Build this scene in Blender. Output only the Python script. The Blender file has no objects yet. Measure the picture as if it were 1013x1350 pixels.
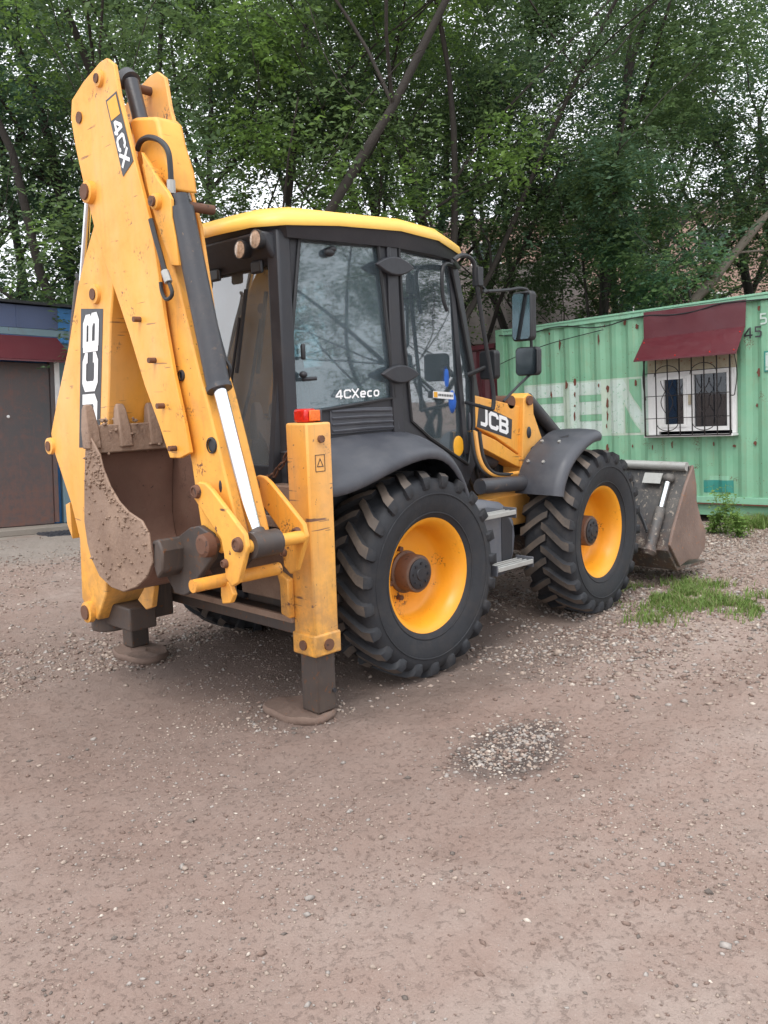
import bpy, bmesh, math, random
import numpy as np
from mathutils import Vector, Matrix
random.seed(7)
RNG = np.random.default_rng(7)
sc = bpy.context.scene
COL = sc.collection
R = math.radians

# ---------------------------------------------------------------- camera
cam_d = bpy.data.cameras.new('camera')
cam = bpy.data.objects.new('camera', cam_d)
COL.objects.link(cam)
cam_d.sensor_fit = 'VERTICAL'
cam_d.sensor_height = 36.0
cam_d.lens = 30.72
cam_d.clip_end = 600
CAMP = Vector((-4.365, -5.013, 1.948))
rx = Vector((0.70058737, -0.71293834, -0.02993747))
ry = Vector((0.11776654, 0.07414328, 0.99026957))
rz = -Vector((0.70378148, 0.69729599, -0.13590413))
m = Matrix.Identity(4)
for i in range(3):
    m[i][0], m[i][1], m[i][2], m[i][3] = rx[i], ry[i], rz[i], CAMP[i]
cam.matrix_world = m
sc.camera = cam

# ---------------------------------------------------------------- world (overcast)
SUN_EL, SUN_AZ = 58.0, 205.0          # azimuth, degrees counter-clockwise from +x
world = bpy.data.worlds.new('World')
sc.world = world
world.use_nodes = True
wn = world.node_tree
wn.nodes.clear()
wo = wn.nodes.new('ShaderNodeOutputWorld')
bg = wn.nodes.new('ShaderNodeBackground')
sky = wn.nodes.new('ShaderNodeTexSky')
sky.sky_type = 'NISHITA'
sky.sun_disc = False
sky.sun_elevation = R(SUN_EL)
sky.sun_rotation = R(90 - SUN_AZ)
sky.air_density = 1.0
sky.dust_density = 4.0
hs = wn.nodes.new('ShaderNodeHueSaturation')
hs.inputs['Saturation'].default_value = 0.12
mx = wn.nodes.new('ShaderNodeMix')
mx.data_type = 'RGBA'
mx.inputs[0].default_value = 0.80
mx.inputs[7].default_value = (9.6, 10.0, 10.6, 1)      # even cloud layer
wn.links.new(sky.outputs[0], hs.inputs['Color'])
wn.links.new(hs.outputs[0], mx.inputs[6])
wn.links.new(mx.outputs[2], bg.inputs[0])
bg.inputs[1].default_value = 0.125
wn.links.new(bg.outputs[0], wo.inputs[0])

sd = bpy.data.lights.new('sun', 'SUN')
sd.energy = 1.0
sd.angle = R(25)
sd.color = (1.0, 0.96, 0.9)
sun = bpy.data.objects.new('sun', sd)
COL.objects.link(sun)
sdir = Vector((math.cos(R(SUN_EL)) * math.cos(R(SUN_AZ)), math.cos(R(SUN_EL)) * math.sin(R(SUN_AZ)), math.sin(R(SUN_EL))))
sun.rotation_euler = sdir.to_track_quat('Z', 'Y').to_euler()
sun.location = sdir * 30
sc.view_settings.view_transform = 'Standard'
sc.view_settings.look = 'None'
sc.view_settings.gamma = 1
sc.view_settings.exposure = 0.78
sc.view_settings.use_curve_mapping = False
sc.render.film_transparent = False
try:
    sc.cycles.max_bounces = 6
    sc.cycles.transparent_max_bounces = 10
except Exception:
    pass

# ---------------------------------------------------------------- material helpers
def new_mat(name):
    mt = bpy.data.materials.new(name)
    mt.use_nodes = True
    nt = mt.node_tree
    bs = nt.nodes['Principled BSDF']
    return mt, nt, bs

def node(nt, typ, **kw):
    n = nt.nodes.new(typ)
    for k, v in kw.items():
        if k in n.inputs.keys() if isinstance(k, str) else False:
            n.inputs[k].default_value = v
        else:
            setattr(n, k, v)
    return n

def tex_co(nt, scale=(1, 1, 1)):
    tc = nt.nodes.new('ShaderNodeTexCoord')
    mp = nt.nodes.new('ShaderNodeMapping')
    mp.inputs['Scale'].default_value = scale
    nt.links.new(tc.outputs['Object'], mp.inputs[0])
    return mp.outputs[0]

def noise(nt, co, scale, detail=4, rough=0.55):
    n = nt.nodes.new('ShaderNodeTexNoise')
    n.inputs['Scale'].default_value = scale
    n.inputs['Detail'].default_value = detail
    n.inputs['Roughness'].default_value = rough
    nt.links.new(co, n.inputs['Vector'])
    return n.outputs['Fac']

def ramp(nt, fac, a, b, va=0.0, vb=1.0):
    n = nt.nodes.new('ShaderNodeMapRange')
    n.inputs[1].default_value = a
    n.inputs[2].default_value = b
    n.inputs[3].default_value = va
    n.inputs[4].default_value = vb
    nt.links.new(fac, n.inputs[0])
    return n.outputs[0]

def mixc(nt, fac, a, b, mode='MIX'):
    n = nt.nodes.new('ShaderNodeMix')
    n.data_type = 'RGBA'
    n.blend_type = mode
    if isinstance(fac, (int, float)):
        n.inputs[0].default_value = fac
    else:
        nt.links.new(fac, n.inputs[0])
    for k, v in ((6, a), (7, b)):
        if isinstance(v, tuple):
            n.inputs[k].default_value = (v[0], v[1], v[2], 1)
        else:
            nt.links.new(v, n.inputs[k])
    return n.outputs[2]

def mathn(nt, op, a, b=None):
    n = nt.nodes.new('ShaderNodeMath')
    n.operation = op
    for k, v in ((0, a), (1, b)):
        if v is None:
            continue
        if isinstance(v, (int, float)):
            n.inputs[k].default_value = v
        else:
            nt.links.new(v, n.inputs[k])
    return n.outputs[0]

def bump(nt, bs, h, dist=0.01, strength=0.6):
    b = nt.nodes.new('ShaderNodeBump')
    b.inputs['Strength'].default_value = strength
    b.inputs['Distance'].default_value = dist
    nt.links.new(h, b.inputs['Height'])
    nt.links.new(b.outputs[0], bs.inputs['Normal'])

def worn(name, col, col2=None, rust=(0.10, 0.045, 0.025), rough=0.45, metal=0.0, chips=0.70, dirt=0.35,
         dirtcol=(0.16, 0.11, 0.08), tint=0.25, bmp=0.0015, sc1=2.2, streak=0.0, lowmud=None, scratch=0.0):
    """paint or metal with tint variation, rust chips, dust and optional mud near the ground"""
    mt, nt, bs = new_mat(name)
    co = tex_co(nt)
    col2 = col2 or tuple(c * 0.78 for c in col)
    n1 = noise(nt, co, sc1, 5)
    c = mixc(nt, ramp(nt, n1, 0.35, 0.65, 0, tint * 2), col, col2)
    nd = noise(nt, co, 7.0, 8, 0.7)
    c = mixc(nt, ramp(nt, nd, 0.48, 0.80, 0, dirt), c, dirtcol)
    if streak:
        cs = tex_co(nt, (14, 14, 0.9))
        ns = noise(nt, cs, 2.0, 5, 0.6)
        c = mixc(nt, ramp(nt, ns, 0.56, 0.78, 0, streak), c, dirtcol)
    if lowmud:
        tc = nt.nodes.new('ShaderNodeTexCoord')
        sx = nt.nodes.new('ShaderNodeSeparateXYZ')
        nt.links.new(tc.outputs['Object'], sx.inputs[0])
        z = ramp(nt, sx.outputs[2], lowmud[0], lowmud[1], 1, 0)
        nm = noise(nt, co, 11, 6, 0.65)
        f = mathn(nt, 'MULTIPLY', z, ramp(nt, nm, 0.35, 0.6))
        c = mixc(nt, f, c, lowmud[2] if len(lowmud) > 2 else dirtcol)
    if chips:
        nc = noise(nt, co, 26.0, 6, 0.6)
        f = ramp(nt, nc, chips, chips + 0.03)
        c = mixc(nt, f, c, rust)
        nc2 = noise(nt, tex_co(nt, (1, 1, 1)), 5.5, 3, 0.5)
        f2 = mathn(nt, 'MULTIPLY', ramp(nt, nc2, 0.6, 0.72), ramp(nt, noise(nt, co, 60, 4), 0.52, 0.6))
        c = mixc(nt, f2, c, rust)
    if scratch:
        for rot, msk in ((0.35, 2.1), (-0.8, 3.3), (1.45, 2.7)):
            mp2 = nt.nodes.new('ShaderNodeMapping'); mp2.inputs['Rotation'].default_value = (rot, rot * .7, rot * 1.3); mp2.inputs['Scale'].default_value = (3, 3, 42)
            tc2 = nt.nodes.new('ShaderNodeTexCoord'); nt.links.new(tc2.outputs['Object'], mp2.inputs[0])
            l1 = ramp(nt, noise(nt, mp2.outputs[0], 1.0, 2, 0.4), 0.690, 0.700)
            c = mixc(nt, mathn(nt, 'MULTIPLY', mathn(nt, 'MULTIPLY', l1, ramp(nt, noise(nt, co, msk * 1.5, 3, 0.5), 0.57, 0.63)), scratch), c, rust)
        c = mixc(nt, ramp(nt, noise(nt, tex_co(nt, (1, 1, .35)), 1.6, 4, 0.6), 0.45, 0.75, 0, 0.30), c, tuple(min(1, q * .6 + .38) for q in col))
    nt.links.new(c, bs.inputs['Base Color'])
    bs.inputs['Metallic'].default_value = metal
    nt.links.new(ramp(nt, nd, 0.3, 0.75, rough * 0.8, min(1, rough * 1.5)), bs.inputs['Roughness'])
    if bmp:
        bump(nt, bs, noise(nt, co, 40, 5), bmp, 0.5)
    return mt

def plain(name, col, rough=0.5, metal=0.0, var=0.2, scale=20):
    mt, nt, bs = new_mat(name)
    co = tex_co(nt)
    c = mixc(nt, ramp(nt, noise(nt, co, scale, 4), 0.3, 0.7, 0, 1), tuple(x * (1 - var) for x in col), tuple(min(1, x * (1 + var)) for x in col))
    nt.links.new(c, bs.inputs['Base Color'])
    bs.inputs['Roughness'].default_value = rough
    bs.inputs['Metallic'].default_value = metal
    return mt

def glass_mat(name, tint, haze, hazecol, rough=0.02, refl=1.0):
    """thin window glass: see-through, mirror-like by angle, with a film of dust"""
    mt = bpy.data.materials.new(name)
    mt.use_nodes = True
    nt = mt.node_tree
    nt.nodes.clear()
    out = nt.nodes.new('ShaderNodeOutputMaterial')
    tr = nt.nodes.new('ShaderNodeBsdfTransparent')
    tr.inputs[0].default_value = (*tint, 1)
    gl = nt.nodes.new('ShaderNodeBsdfGlossy')
    gl.inputs['Roughness'].default_value = rough
    fr = nt.nodes.new('ShaderNodeFresnel')
    fr.inputs['IOR'].default_value = 1.5
    m1 = nt.nodes.new('ShaderNodeMixShader')
    f = mathn(nt, 'MULTIPLY', fr.outputs[0], refl)
    nt.links.new(f, m1.inputs[0])
    nt.links.new(tr.outputs[0], m1.inputs[1])
    nt.links.new(gl.outputs[0], m1.inputs[2])
    df = nt.nodes.new('ShaderNodeBsdfDiffuse')
    df.inputs[0].default_value = (*hazecol, 1)
    m2 = nt.nodes.new('ShaderNodeMixShader')
    co = tex_co(nt)
    hz = ramp(nt, noise(nt, co, 3.0, 6, 0.65), 0.3, 0.7, haze * 0.7, haze * 1.3)
    nt.links.new(hz, m2.inputs[0])
    nt.links.new(m1.outputs[0], m2.inputs[1])
    nt.links.new(df.outputs[0], m2.inputs[2])
    nt.links.new(m2.outputs[0], out.inputs[0])
    return mt

YEL = (0.82, 0.40, 0.065)
M = {}
M['yellow'] = worn('yellow_paint', YEL, (0.78, 0.34, 0.045), rough=0.42, chips=0.70, dirt=0.34, tint=0.5, streak=0.28, scratch=0.7, dirtcol=(0.42, 0.21, 0.06), lowmud=(0.3, 1.1, (0.34, 0.17, 0.05)))
M['yellow_worn'] = worn('yellow_worn_paint', YEL, (0.76, 0.33, 0.045), rough=0.45, chips=0.655, dirt=0.5, tint=0.6, streak=0.45, scratch=1.0, dirtcol=(0.36, 0.19, 0.07), rust=(0.13, 0.055, 0.03), lowmud=(0.3, 1.2, (0.34, 0.18, 0.06)))
M['yellow_roof'] = worn('yellow_roof_paint', (0.90, 0.56, 0.12), (0.88, 0.52, 0.09), rough=0.35, chips=0.0, dirt=0.08, tint=0.2)
M['yellow_rim'] = worn('yellow_rim_paint', (0.86, 0.36, 0.02), (0.80, 0.31, 0.015), rough=0.38, chips=0.73, dirt=0.18, tint=0.3, dirtcol=(0.45, 0.22, 0.05))
M['dark'] = worn('dark_grey_paint', (0.022, 0.023, 0.029), rough=0.45, chips=0, dirt=0.3, dirtcol=(0.075, 0.065, 0.06))
M['plastic'] = worn('fender_plastic', (0.040, 0.043, 0.054), (0.065, 0.068, 0.080), rough=0.42, chips=0, dirt=0.45, dirtcol=(0.12, 0.12, 0.125), tint=0.5, bmp=0.001)
M['rubber'] = worn('tyre_rubber', (0.014, 0.015, 0.019), (0.023, 0.025, 0.030), rough=0.75, chips=0, dirt=0.55, dirtcol=(0.085, 0.072, 0.064), tint=0.5, bmp=0.002)
M['lug'] = worn('tyre_lug_rubber', (0.045, 0.040, 0.038), (0.16, 0.125, 0.10), rough=0.85, chips=0, dirt=0.75, dirtcol=(0.20, 0.155, 0.12), tint=0.5, bmp=0.003)
M['hose'] = plain('hose_rubber', (0.02, 0.021, 0.024), 0.5)
M['steel'] = worn('dark_worn_steel', (0.065, 0.055, 0.052), (0.11, 0.075, 0.055), rough=0.5, metal=0.25, chips=0.62, rust=(0.15, 0.065, 0.03), dirt=0.4, streak=0.4)
M['ram'] = worn('ram_barrel_paint', (0.035, 0.037, 0.045), (0.055, 0.052, 0.055), rough=0.4, chips=0.66, rust=(0.13, 0.09, 0.065), dirt=0.4, dirtcol=(0.12, 0.1, 0.09))
M['chrome'] = plain('chrome_rod', (0.72, 0.73, 0.75), 0.16, 1.0, 0.05)
M['rust'] = worn('rusty_pin', (0.16, 0.075, 0.045), (0.10, 0.05, 0.035), rough=0.7, chips=0.6, metal=0.2, rust=(0.06, 0.035, 0.028), dirt=0.4)
M['hubrust'] = worn('rusty_hub', (0.17, 0.095, 0.065), (0.10, 0.07, 0.055), rough=0.6, chips=0.6, metal=0.2, rust=(0.07, 0.05, 0.04), dirt=0.5)
M['mud'] = worn('muddy_bucket_steel', (0.290, 0.198, 0.145), (0.215, 0.140, 0.100), rough=0.75, chips=0.72, rust=(0.13, 0.075, 0.055), dirt=0.75, dirtcol=(0.36, 0.25, 0.18), tint=0.6, streak=0.3, bmp=0.014)
M['mudin'] = worn('bucket_inside_steel', (0.215, 0.118, 0.085), (0.150, 0.080, 0.058), rough=0.6, chips=0.66, rust=(0.07, 0.04, 0.033), dirt=0.5, dirtcol=(0.19, 0.12, 0.085), tint=0.6, bmp=0.006)
M['padmud'] = worn('earth_covered_pad', (0.18, 0.12, 0.095), (0.13, 0.085, 0.065), rough=0.9, chips=0.66, rust=(0.22, 0.10, 0.05), dirt=0.6, dirtcol=(0.25, 0.18, 0.14), bmp=0.01)
M['white'] = plain('white_print', (0.82, 0.82, 0.82), 0.45, 0, 0.04)
M['black_print'] = plain('black_print', (0.035, 0.035, 0.04), 0.4, 0, 0.2)
M['yellow_print'] = plain('yellow_print', (0.80, 0.38, 0.02), 0.4, 0, 0.06)
M['red_lens'] = plain('red_lens', (0.55, 0.018, 0.012), 0.15, 0, 0.25, 60)
M['orange_lens'] = plain('orange_lens', (0.80, 0.16, 0.02), 0.15, 0, 0.2, 60)
M['lamp'] = plain('lamp_glass', (0.52, 0.42, 0.34), 0.15, 0.3, 0.35, 60)
M['grey_step'] = worn('grey_step_plastic', (0.095, 0.100, 0.118), (0.125, 0.130, 0.145), rough=0.5, chips=0, dirt=0.5, dirtcol=(0.24, 0.22, 0.2))
M['alu'] = worn('aluminium_tread', (0.42, 0.42, 0.40), rough=0.45, metal=0.3, chips=0.66, rust=(0.2, 0.17, 0.14), dirt=0.4)
M['glass'] = glass_mat('cab_glass', (0.66, 0.78, 0.80), 0.17, (0.32, 0.40, 0.46), refl=3.0)
M['rear_glass'] = glass_mat('rear_cab_glass', (0.62, 0.68, 0.68), 0.20, (0.55, 0.58, 0.60), refl=5.0)
M['door_glass'] = glass_mat('door_glass', (0.55, 0.66, 0.68), 0.13, (0.34, 0.42, 0.47), refl=3.2)
M['mirror'] = plain('mirror_glass', (0.42, 0.44, 0.46), 0.05, 1.0, 0.02)
M['seat'] = plain('seat_cloth', (0.09, 0.095, 0.11), 0.8)
M['inner'] = plain('cab_lining', (0.17, 0.18, 0.19), 0.7)
M['blue'] = plain('blue_cloth', (0.02, 0.10, 0.42), 0.8, 0, 0.4, 8)
M['green_tag'] = plain('green_tag', (0.35, 0.65, 0.15), 0.6)
M['loaderback'] = worn('loader_bucket_black_steel', (0.055, 0.057, 0.062), (0.10, 0.095, 0.09), rough=0.55, metal=0.2, chips=0.6, rust=(0.28, 0.24, 0.2), dirt=0.75, dirtcol=(0.22, 0.19, 0.165), tint=0.6, lowmud=(0.15, 0.75, (0.17, 0.10, 0.07)), streak=0.4)
M['loaderside'] = worn('loader_bucket_worn_side', (0.24, 0.165, 0.135), (0.17, 0.115, 0.095), rough=0.55, metal=0.15, chips=0.63, rust=(0.30, 0.14, 0.07), dirt=0.6, dirtcol=(0.30, 0.22, 0.18), tint=0.6, bmp=0.006)

# ---------------------------------------------------------------- mesh builder
class MB:
    def __init__(self):
        self.v = []; self.f = []; self.m = []
    def add(self, vs, fs, mi=0):
        b = len(self.v)
        self.v += [tuple(x) for x in vs]
        for f in fs:
            self.f.append([b + i for i in f]); self.m.append(mi)
        return self
    def box(self, x0, x1, y0, y1, z0, z1, mi=0):
        vs = [(x, y, z) for x in (x0, x1) for y in (y0, y1) for z in (z0, z1)]
        return self.add(vs, [(0, 1, 3, 2), (4, 6, 7, 5), (0, 4, 5, 1), (2, 3, 7, 6), (0, 2, 6, 4), (1, 5, 7, 3)], mi)
    def prism(self, poly, axis, a, b, mi=0):
        """poly: 2D points in the two axes other than `axis`, in order x,y,z"""
        def mk(p, t):
            return {'x': (t, p[0], p[1]), 'y': (p[0], t, p[1]), 'z': (p[0], p[1], t)}[axis]
        n = len(poly)
        vs = [mk(p, a) for p in poly] + [mk(p, b) for p in poly]
        fs = [tuple(range(n))[::-1], tuple(range(n, 2 * n))] + [(i, (i + 1) % n, n + (i + 1) % n, n + i) for i in range(n)]
        return self.add(vs, fs, mi)
    def slab(self, pts, off, mi=0):
        """3D polygon extruded by vector off"""
        n = len(pts); off = Vector(off)
        vs = [Vector(p) for p in pts]; vs += [p + off for p in vs]
        fs = [tuple(range(n))[::-1], tuple(range(n, 2 * n))] + [(i, (i + 1) % n, n + (i + 1) % n, n + i) for i in range(n)]
        return self.add(vs, fs, mi)
    def tube(self, pts, r, n=8, mi=0, cap=True):
        pts = [Vector(p) for p in pts]
        rs = r if isinstance(r, (list, tuple)) else [r] * len(pts)
        ring = []; b = len(self.v); prev = None
        for i, p in enumerate(pts):
            t = (pts[min(i + 1, len(pts) - 1)] - pts[max(i - 1, 0)])
            t = t.normalized() if t.length > 1e-9 else Vector((0, 0, 1))
            if prev is None:
                u = t.orthogonal().normalized()
            else:
                u = (prev - t * prev.dot(t))
                u = u.normalized() if u.length > 1e-6 else t.orthogonal().normalized()
            prev = u; w = t.cross(u)
            for k in range(n):
                a = 2 * math.pi * k / n
                self.v.append(tuple(p + (u * math.cos(a) + w * math.sin(a)) * rs[i]))
        for i in range(len(pts) - 1):
            for k in range(n):
                self.f.append([b + i * n + k, b + i * n + (k + 1) % n, b + (i + 1) * n + (k + 1) % n, b + (i + 1) * n + k]); self.m.append(mi)
        if cap:
            self.f.append([b + k for k in range(n)][::-1]); self.m.append(mi)
            e = b + (len(pts) - 1) * n
            self.f.append([e + k for k in range(n)]); self.m.append(mi)
        return self
    def cyl(self, p0, p1, r, n=20, mi=0):
        return self.tube([p0, p1], r, n, mi)
    def lathe(self, prof, c, axis, n=48, mi=0, close=False):
        """prof: (radius, offset along axis); axis unit vector"""
        c = Vector(c); ax = Vector(axis).normalized(); u = ax.orthogonal().normalized(); w = ax.cross(u); b = len(self.v)
        for (r, o) in prof:
            for k in range(n):
                a = 2 * math.pi * k / n
                self.v.append(tuple(c + ax * o + (u * math.cos(a) + w * math.sin(a)) * r))
        for i in range(len(prof) - 1):
            for k in range(n):
                self.f.append([b + i * n + k, b + i * n + (k + 1) % n, b + (i + 1) * n + (k + 1) % n, b + (i + 1) * n + k]); self.m.append(mi)
        return self
    def ball(self, c, rad, n=12, k=8, mi=0):
        b = len(self.v)
        for i in range(k + 1):
            t = math.pi * i / k
            for j in range(n):
                a = 2 * math.pi * j / n
                self.v.append((c[0] + rad[0] * math.sin(t) * math.cos(a), c[1] + rad[1] * math.sin(t) * math.sin(a), c[2] + rad[2] * math.cos(t)))
        for i in range(k):
            for j in range(n):
                self.f.append([b + i * n + j, b + i * n + (j + 1) % n, b + (i + 1) * n + (j + 1) % n, b + (i + 1) * n + j]); self.m.append(mi)
        return self
    def build(self, name, mats, parent=None, bevel=0.0, sharp=35, label=None):
        me = bpy.data.meshes.new(name)
        me.from_pydata(self.v, [], self.f)
        mats = mats if isinstance(mats, (list, tuple)) else [mats]
        for k in mats:
            me.materials.append(M[k] if isinstance(k, str) else k)
        me.polygons.foreach_set('material_index', self.m)
        me.polygons.foreach_set('use_smooth', [True] * len(self.f))
        bm = bmesh.new(); bm.from_mesh(me)
        bmesh.ops.recalc_face_normals(bm, faces=bm.faces)
        bm.to_mesh(me); bm.free()
        me.set_sharp_from_angle(angle=R(sharp))
        o = bpy.data.objects.new(name, me)
        COL.objects.link(o)
        if parent is not None:
            o.parent = parent
        if bevel:
            md = o.modifiers.new('bevel', 'BEVEL')
            md.width = bevel; md.segments = 2; md.limit_method = 'ANGLE'; md.angle_limit = R(40)
            md.harden_normals = False
        if label:
            o['label'] = label
        return o

def thing(name, label, cat, loc=(0, 0, 0), group=None):
    o = bpy.data.objects.new(name, None); COL.objects.link(o)
    o.empty_display_size = 0.3
    o.location = loc
    o['label'] = label; o['category'] = cat
    if group: o['group'] = group
    return o

def tag(o, label=None, cat=None, group=None, kind=None):
    if label: o['label'] = label
    if cat: o['category'] = cat
    if group: o['group'] = group
    if kind: o['kind'] = kind
    return o

def smooth_path(pts, k=6):
    pts = [Vector(p) for p in pts]; out = []
    for i in range(len(pts) - 1):
        p0 = pts[max(i - 1, 0)]; p1 = pts[i]; p2 = pts[i + 1]; p3 = pts[min(i + 2, len(pts) - 1)]
        for j in range(k):
            t = j / k
            out.append(0.5 * ((2 * p1) + (p2 - p0) * t + (2 * p0 - 5 * p1 + 4 * p2 - p3) * t * t + (3 * p1 - p0 - 3 * p2 + p3) * t ** 3))
    out.append(pts[-1])
    return out

def smooth2(poly, k=3, closed=True):
    n = len(poly); out = []
    for i in range(n):
        P = [Vector((*poly[(i + d) % n], 0)) for d in (-1, 0, 1, 2)]
        for j in range(k):
            t = j / k
            q = 0.5 * ((2 * P[1]) + (P[2] - P[0]) * t + (2 * P[0] - 5 * P[1] + 4 * P[2] - P[3]) * t * t + (3 * P[1] - P[0] - 3 * P[2] + P[3]) * t ** 3)
            out.append((q.x, q.y))
    return out

# block lettering: every glyph is a list of closed outlines or open strokes in a unit box
W = 0.2
GLY = {
 'J': (0.72, [('s', [(0.62, 1), (0.62, 0.22), (0.5, 0.10), (0.1, 0.10)])]),
 'C': (0.85, [('s', [(0.80, 0.68), (0.80, 0.80), (0.68, 0.90), (0.24, 0.90), (0.11, 0.78), (0.11, 0.22), (0.24, 0.10), (0.68, 0.10), (0.80, 0.20), (0.80, 0.32)])]),
 'B': (0.85, [('s', [(0.11, 0.0), (0.11, 1.0)]), ('s', [(0.11, 0.90), (0.64, 0.90), (0.75, 0.80), (0.75, 0.62), (0.64, 0.52), (0.2, 0.52)]), ('s', [(0.64, 0.50), (0.77, 0.40), (0.77, 0.20), (0.66, 0.10), (0.11, 0.10)])]),
 '4': (0.85, [('s', [(0.62, 0.0), (0.62, 1.0)]), ('s', [(0.55, 0.92), (0.10, 0.36), (0.10, 0.28), (0.85, 0.28)])]),
 'X': (0.9, [('s', [(0.05, 0.0), (0.82, 1.0)]), ('s', [(0.05, 1.0), (0.82, 0.0)])]),
 'E': (0.78, [('s', [(0.11, 0), (0.11, 1)]), ('s', [(0.11, 0.9), (0.74, 0.9)]), ('s', [(0.11, 0.5), (0.70, 0.5)]), ('s', [(0.11, 0.1), (0.74, 0.1)])]),
 'e': (0.74, [('s', [(0.12, 0.36), (0.62, 0.36), (0.62, 0.52), (0.50, 0.64), (0.22, 0.64), (0.10, 0.52), (0.10, 0.20), (0.22, 0.07), (0.60, 0.07)])]),
 'c': (0.68, [('s', [(0.58, 0.64), (0.22, 0.64), (0.10, 0.52), (0.10, 0.20), (0.22, 0.07), (0.58, 0.07)])]),
 'o': (0.74, [('s', [(0.36, 0.64), (0.22, 0.64), (0.10, 0.52), (0.10, 0.20), (0.22, 0.07), (0.50, 0.07), (0.62, 0.20), (0.62, 0.52), (0.50, 0.64), (0.35, 0.64)])]),
 '5': (0.7, [('s', [(0.62, 0.93), (0.12, 0.93), (0.12, 0.55), (0.50, 0.55), (0.62, 0.44), (0.62, 0.18), (0.50, 0.07), (0.08, 0.07)])]),
}
def ribbon(pts, w):
    n = len(pts); L = []; Rr = []
    for i in range(n):
        a = Vector(pts[max(i - 1, 0)]); b = Vector(pts[i]); c = Vector(pts[min(i + 1, n - 1)])
        d1 = (b - a).normalized() if i > 0 else (c - b).normalized()
        d2 = (c - b).normalized() if i < n - 1 else d1
        n1 = Vector((-d1.y, d1.x)); n2 = Vector((-d2.y, d2.x)); mm = (n1 + n2)
        mm = mm.normalized() if mm.length > 1e-6 else n1
        k = (w / 2) / max(0.4, mm.dot(n1))
        L.append(b + mm * k); Rr.append(b - mm * k)
    return L, Rr
def letters(text, name, org, U, V, h, thick, mat, parent, stroke=0.2, wide=1.0, slant=0.0):
    """flat print: org lower-left, U reading direction, V up direction"""
    org = Vector(org); U = Vector(U).normalized(); V = Vector(V).normalized(); N = U.cross(V)
    mb = MB(); x = 0.0; lay = 0
    for ch in text:
        adv, strokes = GLY[ch]
        for _, pts in strokes:
            L, Rr = ribbon(pts, stroke)
            o = N * (thick + 0.0004 * (lay % 4)); lay += 1
            vs = [org + U * ((x + q.x + slant * q.y) * h * wide) + V * (q.y * h) + o for q in L + Rr]
            n = len(L)
            mb.add(vs, [(i, i + 1, n + i + 1, n + i) for i in range(n - 1)])
        x += adv + 0.10
    return mb.build(name, mat, parent), x * h * wide

# ================================================================ GROUND
def gz(x, y):
    x = np.asarray(x, float); y = np.asarray(y, float)
    def ss(a, b, t):
        t = np.clip((t - a) / (b - a), 0, 1); return t * t * (3 - 2 * t)
    c = ss(3.0, 6.6, x) * np.clip(0.09 - 0.037 * (y + 0.64), -0.25, 0.35)
    l = ss(3.4, 6.2, y) * np.clip(0.24 - 0.044 * x, -0.1, 0.4) * (1 - ss(3.0, 6.6, x))
    return c + l
def vnoise(x, y, seed, s):
    g = np.random.default_rng(seed).random((256, 256))
    x = x * s + 37.3; y = y * s + 91.7
    xi = np.floor(x).astype(int); yi = np.floor(y).astype(int); fx = x - xi; fy = y - yi
    fx = fx * fx * (3 - 2 * fx); fy = fy * fy * (3 - 2 * fy)
    a = g[xi % 256, yi % 256]; b = g[(xi + 1) % 256, yi % 256]; c = g[xi % 256, (yi + 1) % 256]; d = g[(xi + 1) % 256, (yi + 1) % 256]
    return (a * (1 - fx) + b * fx) * (1 - fy) + (c * (1 - fx) + d * fx) * fy - 0.5
def rough_z(x, y):
    # shallow wheel tracks running past the machine's right side
    d1 = (y + 2.55) - 0.10 * np.sin(x * .7); d2 = (y + 4.3) - 0.12 * np.sin(x * .6 + 1)
    tr = -0.020 * np.exp(-(d1 / .20) ** 2) - 0.018 * np.exp(-(d2 / .20) ** 2) + 0.010 * np.exp(-((np.abs(d1) - .34) / .10) ** 2)
    r = tr + 0.035 * vnoise(x, y, 1, 0.8) + 0.022 * vnoise(x, y, 2, 2.6) + 0.012 * vnoise(x, y, 3, 8) + 0.007 * vnoise(x, y, 4, 21)
    return r
def ground_z(x, y):
    return gz(x, y) + rough_z(np.asarray(x, float), np.asarray(y, float)) - 0.008

def grid_mesh(name, xs, ys, zf, mat):
    X, Y = np.meshgrid(xs, ys, indexing='ij')
    Z = zf(X, Y)
    nx, ny = len(xs), len(ys)
    me = bpy.data.meshes.new(name)
    co = np.stack([X, Y, Z], -1).reshape(-1, 3)
    me.vertices.add(nx * ny); me.vertices.foreach_set('co', co.ravel())
    i, j = np.meshgrid(np.arange(nx - 1), np.arange(ny - 1), indexing='ij')
    a = (i * ny + j).ravel()
    q = np.stack([a, a + ny, a + ny + 1, a + 1], -1)
    nf = len(q)
    me.loops.add(nf * 4); me.polygons.add(nf)
    me.loops.foreach_set('vertex_index', q.ravel())
    me.polygons.foreach_set('loop_start', np.arange(nf) * 4)
    me.update(calc_edges=True)
    me.polygons.foreach_set('use_smooth', [True] * nf)
    me.materials.append(mat)
    o = bpy.data.objects.new(name, me); COL.objects.link(o)
    return o

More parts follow.
